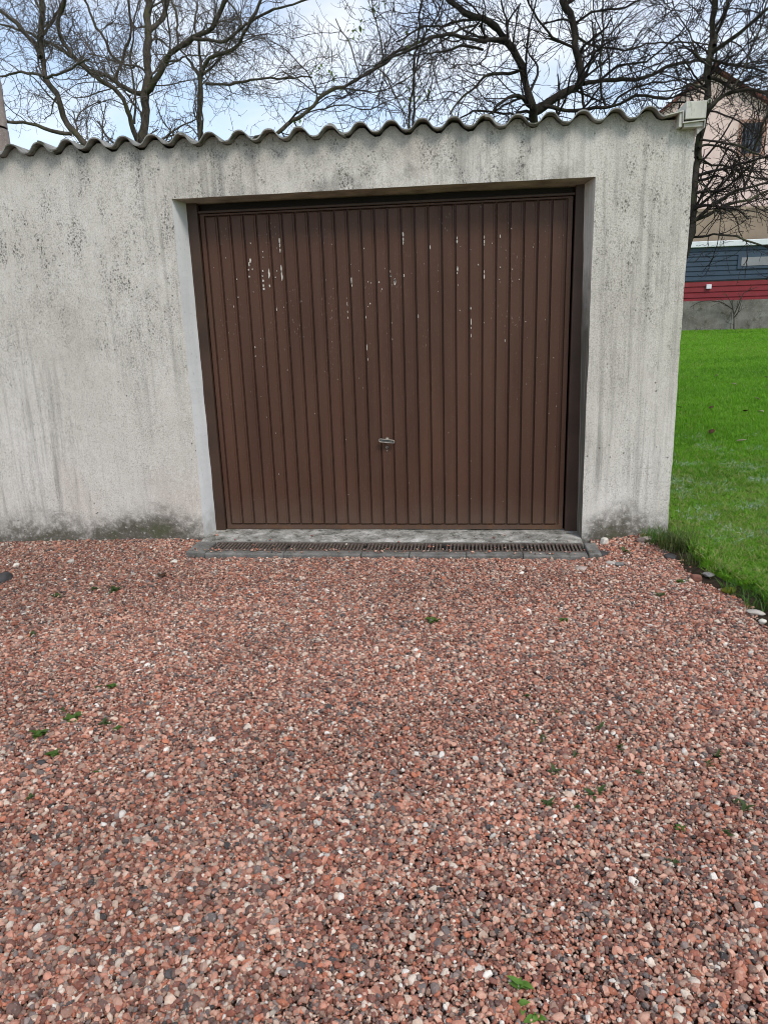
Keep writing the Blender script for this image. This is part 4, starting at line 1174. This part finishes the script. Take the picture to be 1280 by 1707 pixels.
WAL = [dict(per_m=4.2, len_lo=.6, len_hi=2.0, ang=(.5, 1.2), N=13, wig=.17, up=.25, rfac=.34, rmin=.006, relax=.02, K=5),
       dict(per_m=6.5, len_lo=.22, len_hi=.95, ang=(.5, 1.2), N=9, wig=.27, up=.1, rfac=.55, rmin=.0042, relax=.03, K=4, keep=True, tmin=.2),
       dict(per_m=8.0, len_lo=.08, len_hi=.38, ang=(.5, 1.3), N=6, wig=.36, up=.1, rfac=.65, rmin=.0032, relax=.05, K=3, tmin=.2)]
APP = [dict(per_m=6.0, len_lo=.5, len_hi=1.9, ang=(.6, 1.35), N=12, wig=.16, up=.1, rfac=.42, rmin=.0065, relax=.0, K=5),
       dict(per_m=5.4, len_lo=.3, len_hi=1.1, ang=(.5, 1.2), N=8, wig=.15, up=.1, rfac=.55, rmin=.0036, relax=.0, K=4, keep=True),
       dict(per_m=9.0, len_lo=.03, len_hi=.18, ang=(.7, 1.4), N=4, wig=.2, up=.1, rfac=.7, rmin=.0029, relax=.0, K=3)]
THIN = [dict(APP[0], per_m=4.0), dict(APP[1], per_m=4.4), dict(APP[2], per_m=6.0)]
LOW = [dict(APP[0], len_hi=1.4, per_m=7.5), dict(APP[1], len_hi=.8, wig=.2), APP[2]]
tree('slanting grey bare tree rising behind the left end of the roof', 9.0, [
    ([(145, 243), (112, 205), (96, 160), (76, 128), (70, 90), (68, 45), (70, 0), (74, -60)], 0, .5, 13, 8),
    ([(68, 95), (62, 79), (37, 49), (0, 15), (-60, -30)], .2, 1.0, 9, 6),
    ([(120, 222), (86, 219), (49, 203), (9, 204), (-50, 190)], 0, -.6, 8, 4),
    ([(76, 129), (94, 124), (126, 109), (150, 95)], .1, -.5, 6, 3), ([(74, 128), (60, 122), (37, 120), (0, 125), (-40, 120)], .1, .7, 6, 3),
    ([(70, 60), (90, 30), (110, -10), (130, -60)], .2, 1.0, 6, 4), ([(70, 20), (50, -20), (20, -60)], .2, 1.0, 6, 4)],
    21, M['bark_grey'], M['twig_grey'], WAL)
tree('large forked bare tree, the thickest trunk above the left half of the roof', 10.0, [
    ([(240, 238), (243, 160), (246, 124), (246, 56), (248, 0), (250, -70)], 0, .4, 17, 12),
    ([(244, 150), (252, 148), (276, 101), (296, 79), (324, 62), (352, 45), (375, 4), (392, -40)], 0, -.9, 12, 7),
    ([(322, 63), (345, 66), (375, 67), (409, 41), (440, 22), (480, 8), (530, -6)], -.6, -1.5, 7, 3),
    ([(248, 52), (270, 30), (281, 0), (290, -50)], .2, .9, 10, 6),
    ([(241, 156), (214, 150), (188, 131), (150, 116), (116, 90), (75, 68), (37, 50), (0, 40)], 0, 1.4, 10, 4),
    ([(230, 238), (216, 195), (199, 154), (169, 135), (139, 109), (105, 71), (98, 38), (108, 0), (112, -40)], 0, -1.0, 10, 5),
    ([(191, 131), (203, 101), (214, 70), (218, 53), (215, 0), (212, -40)], .3, .2, 6, 4),
    ([(200, 104), (186, 90), (172, 60), (161, 45), (142, 0), (130, -40)], .3, .9, 6, 4),
    ([(297, 74), (294, 26), (287, 0), (280, -40)], -.3, .4, 5, 4), ([(224, 205), (225, 150), (218, 112), (222, 56), (230, 0)], .2, 1.0, 5, 3),
    ([(276, 103), (300, 98), (320, 90), (345, 95)], -.2, -1.2, 4, 2)],
    22, M['bark_grey'], M['twig_grey'], WAL)
tree('slim bare tree with a level side branch, right of the forked tree', 9.4, [
    ([(333, 230), (334, 139), (336, 124), (338, 110)], 0, 0, 12, 9),
    ([(337, 118), (349, 97), (370, 88), (394, 79), (405, 56), (427, 19), (440, -20)], 0, -.7, 8, 5),
    ([(335, 131), (319, 105), (304, 86), (296, 78)], 0, .6, 7, 3),
    ([(343, 138), (382, 141), (412, 133), (480, 129), (520, 128)], 0, .6, 6, 3),
    ([(338, 124), (352, 112), (368, 95), (380, 78), (392, 40)], 0, 1.0, 5, 3), ([(336, 115), (332, 80), (325, 40), (330, 0)], 0, .8, 6, 3),
    ([(405, 56), (400, 30), (380, 0)], -.5, -.2, 4, 3)],
    23, M['bark_grey'], M['twig_grey'], WAL)
tree('leaning slender bare tree slanting up to the right above the middle of the roof', 8.6, [
    ([(462, 222), (512, 184), (550, 150), (584, 139), (625, 112), (655, 90), (692, 72), (719, 62), (756, 52), (797, 40)], 0, .8, 9, 4),
    ([(625, 112), (640, 122), (660, 160), (675, 195), (682, 214)], .2, -.5, 3, 2), ([(600, 130), (590, 90), (575, 60), (560, 30)], .2, .5, 3, 2),
    ([(540, 158), (520, 150), (490, 128), (470, 118)], .1, .8, 3, 2), ([(640, 100), (632, 60), (622, 10), (610, -30)], .2, -.5, 3, 2),
    ([(560, 147), (640, 150), (690, 120), (740, 80)], .2, 1.0, 3, 2), ([(500, 192), (560, 175), (620, 180), (680, 150)], .1, 1.0, 3, 2)],
    24, M['bark_grey'], M['twig_dark'], THIN, [(533, 118, 14, .07), (556, 122, 10, .06), (626, 8, 14, .07), (596, 44, 10, .08), (590, 58, 9, .07), (680, 60, 8, .10), (683, 160, 7, .06), (718, 158, 8, .06), (500, 200, 5, .1)])
tree('thin upright bare sapling with twin stems beside the leaning tree', 8.2, [
    ([(681, 215), (689, 124), (696, 56), (704, 0), (708, -40)], 0, .2, 5, 3), ([(688, 214), (690, 160), (692, 124), (700, 80), (730, 20), (745, -20)], 0, -.2, 5, 2)],
    25, M['bark_apple'], M['twig_dark'], THIN)
tree('dark spreading bare fruit tree with arching branches behind the middle of the roof', 7.0, [
    ([(891, 208), (885, 170), (878, 140), (869, 112), (846, 67), (816, 37), (790, 26), (749, 0), (710, -40)], 0, -.6, 19, 9),
    ([(888, 188), (912, 172), (950, 150), (966, 138), (966, 110), (961, 82), (954, 37), (939, 0), (930, -40)], 0, .5, 17, 12),
    ([(966, 132), (971, 160), (972, 182)], .2, .1, 6, 5),
    ([(850, 76), (842, 64), (816, 67), (797, 67), (760, 58), (722, 62), (692, 79), (655, 96), (600, 130)], -.2, -1.2, 9, 3),
    ([(812, 66), (805, 50), (804, 20)], -.4, -.8, 6, 4), ([(805, 82), (767, 75), (737, 86), (700, 90), (680, 88)], -.4, -1.2, 6, 2),
    ([(800, 30), (770, 34), (735, 42), (700, 46), (660, 70)], -.4, .8, 6, 3), ([(866, 116), (857, 120), (816, 124), (794, 142), (775, 157), (750, 190)], 0, -1.0, 7, 3),
    ([(888, 180), (870, 165), (855, 160), (830, 172), (820, 190)], 0, -.8, 9, 4), ([(890, 200), (850, 190), (800, 184), (760, 198)], 0, .8, 6, 3),
    ([(972, 139), (1002, 133), (1062, 131), (1119, 109), (1167, 99), (1212, 105), (1280, 120)], .2, 1.0, 9, 4),
    ([(958, 60), (990, 75), (1040, 82), (1100, 70), (1180, 72)], .3, 1.4, 5, 3), ([(960, 80), (920, 60), (890, 20), (870, -30)], .3, -.4, 6, 3),
    ([(905, 176), (960, 183), (1020, 176), (1060, 160), (1110, 162), (1180, 140)], 0, -.8, 8, 3), ([(1010, 178), (1000, 140), (1003, 80), (1006, 0)], 0, .7, 5, 3),
    ([(1000, 133), (1030, 110), (1075, 100), (1130, 60), (1150, 20)], .3, -.6, 5, 2), ([(955, 40), (985, 20), (1030, 14), (1080, -10)], .4, 0, 5, 3),
    ([(1020, 176), (1045, 150), (1090, 138), (1140, 132), (1200, 135)], .2, 1.0, 5, 2)],
    26, M['bark_dark'], M['twig_dark'], APP)
tree('tall bare tree with drooping lower limbs right behind the garage corner', 6.2, [
    ([(1150, 400), (1154, 345), (1163, 250), (1174, 198), (1180, 150), (1180, 124), (1183, 90), (1188, 50), (1192, 0), (1194, -50)], 0, .2, 15, 10),
    ([(1186, 88), (1216, 67), (1250, 37), (1290, 8)], .1, -.5, 9, 5), ([(1191, 75), (1195, 58), (1206, 28), (1214, -10)], .1, .5, 8, 6),
    ([(1175, 197), (1186, 176), (1205, 158), (1231, 150), (1262, 152), (1300, 158)], 0, -.4, 9, 5), ([(1181, 128), (1200, 134), (1222, 148), (1250, 150)], 0, .5, 8, 4),
    ([(1152, 372), (1178, 350), (1213, 325), (1235, 313), (1252, 310), (1290, 303)], 0, -.3, 8, 4), ([(1156, 368), (1191, 352), (1218, 339), (1252, 330), (1290, 314)], 0, .5, 7, 4),
    ([(1146, 396), (1170, 393), (1188, 392), (1228, 393), (1255, 404), (1290, 418)], .1, -.5, 5, 3),
    ([(1164, 246), (1180, 240), (1198, 242), (1228, 256), (1238, 290), (1240, 315)], 0, .2, 5, 3), ([(1162, 262), (1188, 273), (1218, 278), (1240, 290), (1280, 300)], 0, .8, 5, 3),
    ([(1168, 232), (1200, 236), (1240, 246), (1290, 270)], 0, -.5, 5, 3), ([(1240, 312), (1253, 280), (1262, 240), (1275, 195), (1290, 160)], 0, .2, 5, 4),
    ([(1178, 150), (1150, 140), (1120, 150), (1080, 148)], 0, .4, 5, 2), ([(1183, 110), (1160, 85), (1140, 40), (1120, 0)], 0, .3, 4, 2), ([(1220, 150), (1245, 100), (1265, 50), (1280, 0)], -.2, .2, 4, 3),
    ([(1184, 96), (1220, 108), (1260, 100), (1300, 90)], 0, .5, 4, 2), ([(1158, 300), (1175, 310), (1186, 330), (1192, 360)], 0, -.3, 3, 2)],
    27, M['bark_apple'], M['twig_dark'], LOW)

def wall_shrub():
    rs = np.random.default_rng(5); Y = YW-.25
    limbs = [[(1223, 551), (1223, 525), (1219, 506), (1210, 490)], [(1223, 525), (1232, 505), (1240, 488), (1262, 478)], [(1221, 515), (1200, 503), (1170, 502), (1150, 512)], [(1222, 530), (1230, 520), (1236, 500)]]
    b = at_y(1223, 552, Y)
    P = [catmull(np.array([at_y(x, y, Y) for x, y in l]), .1)-b for l in limbs]; R = [np.linspace(.022, .008, len(p)) for p in P]
    P2, R2 = grow(rs, [p[None] for p in P], [r[None] for r in R], per_m=6, len_lo=.2, len_hi=.5, ang=(.4, 1.2), N=6, wig=.2, up=.1, rfac=.6, rmin=.008)
    o = mesh_np('bare_shrub', [tubes(p[None], r[None], 5) for p, r in zip(P, R)]+[tubes(P2, R2, 3)], M['bark_apple'], None)
    o.location = b; tag(o, 'small bare shrub growing up the far concrete wall', 'shrub')
wall_shrub()
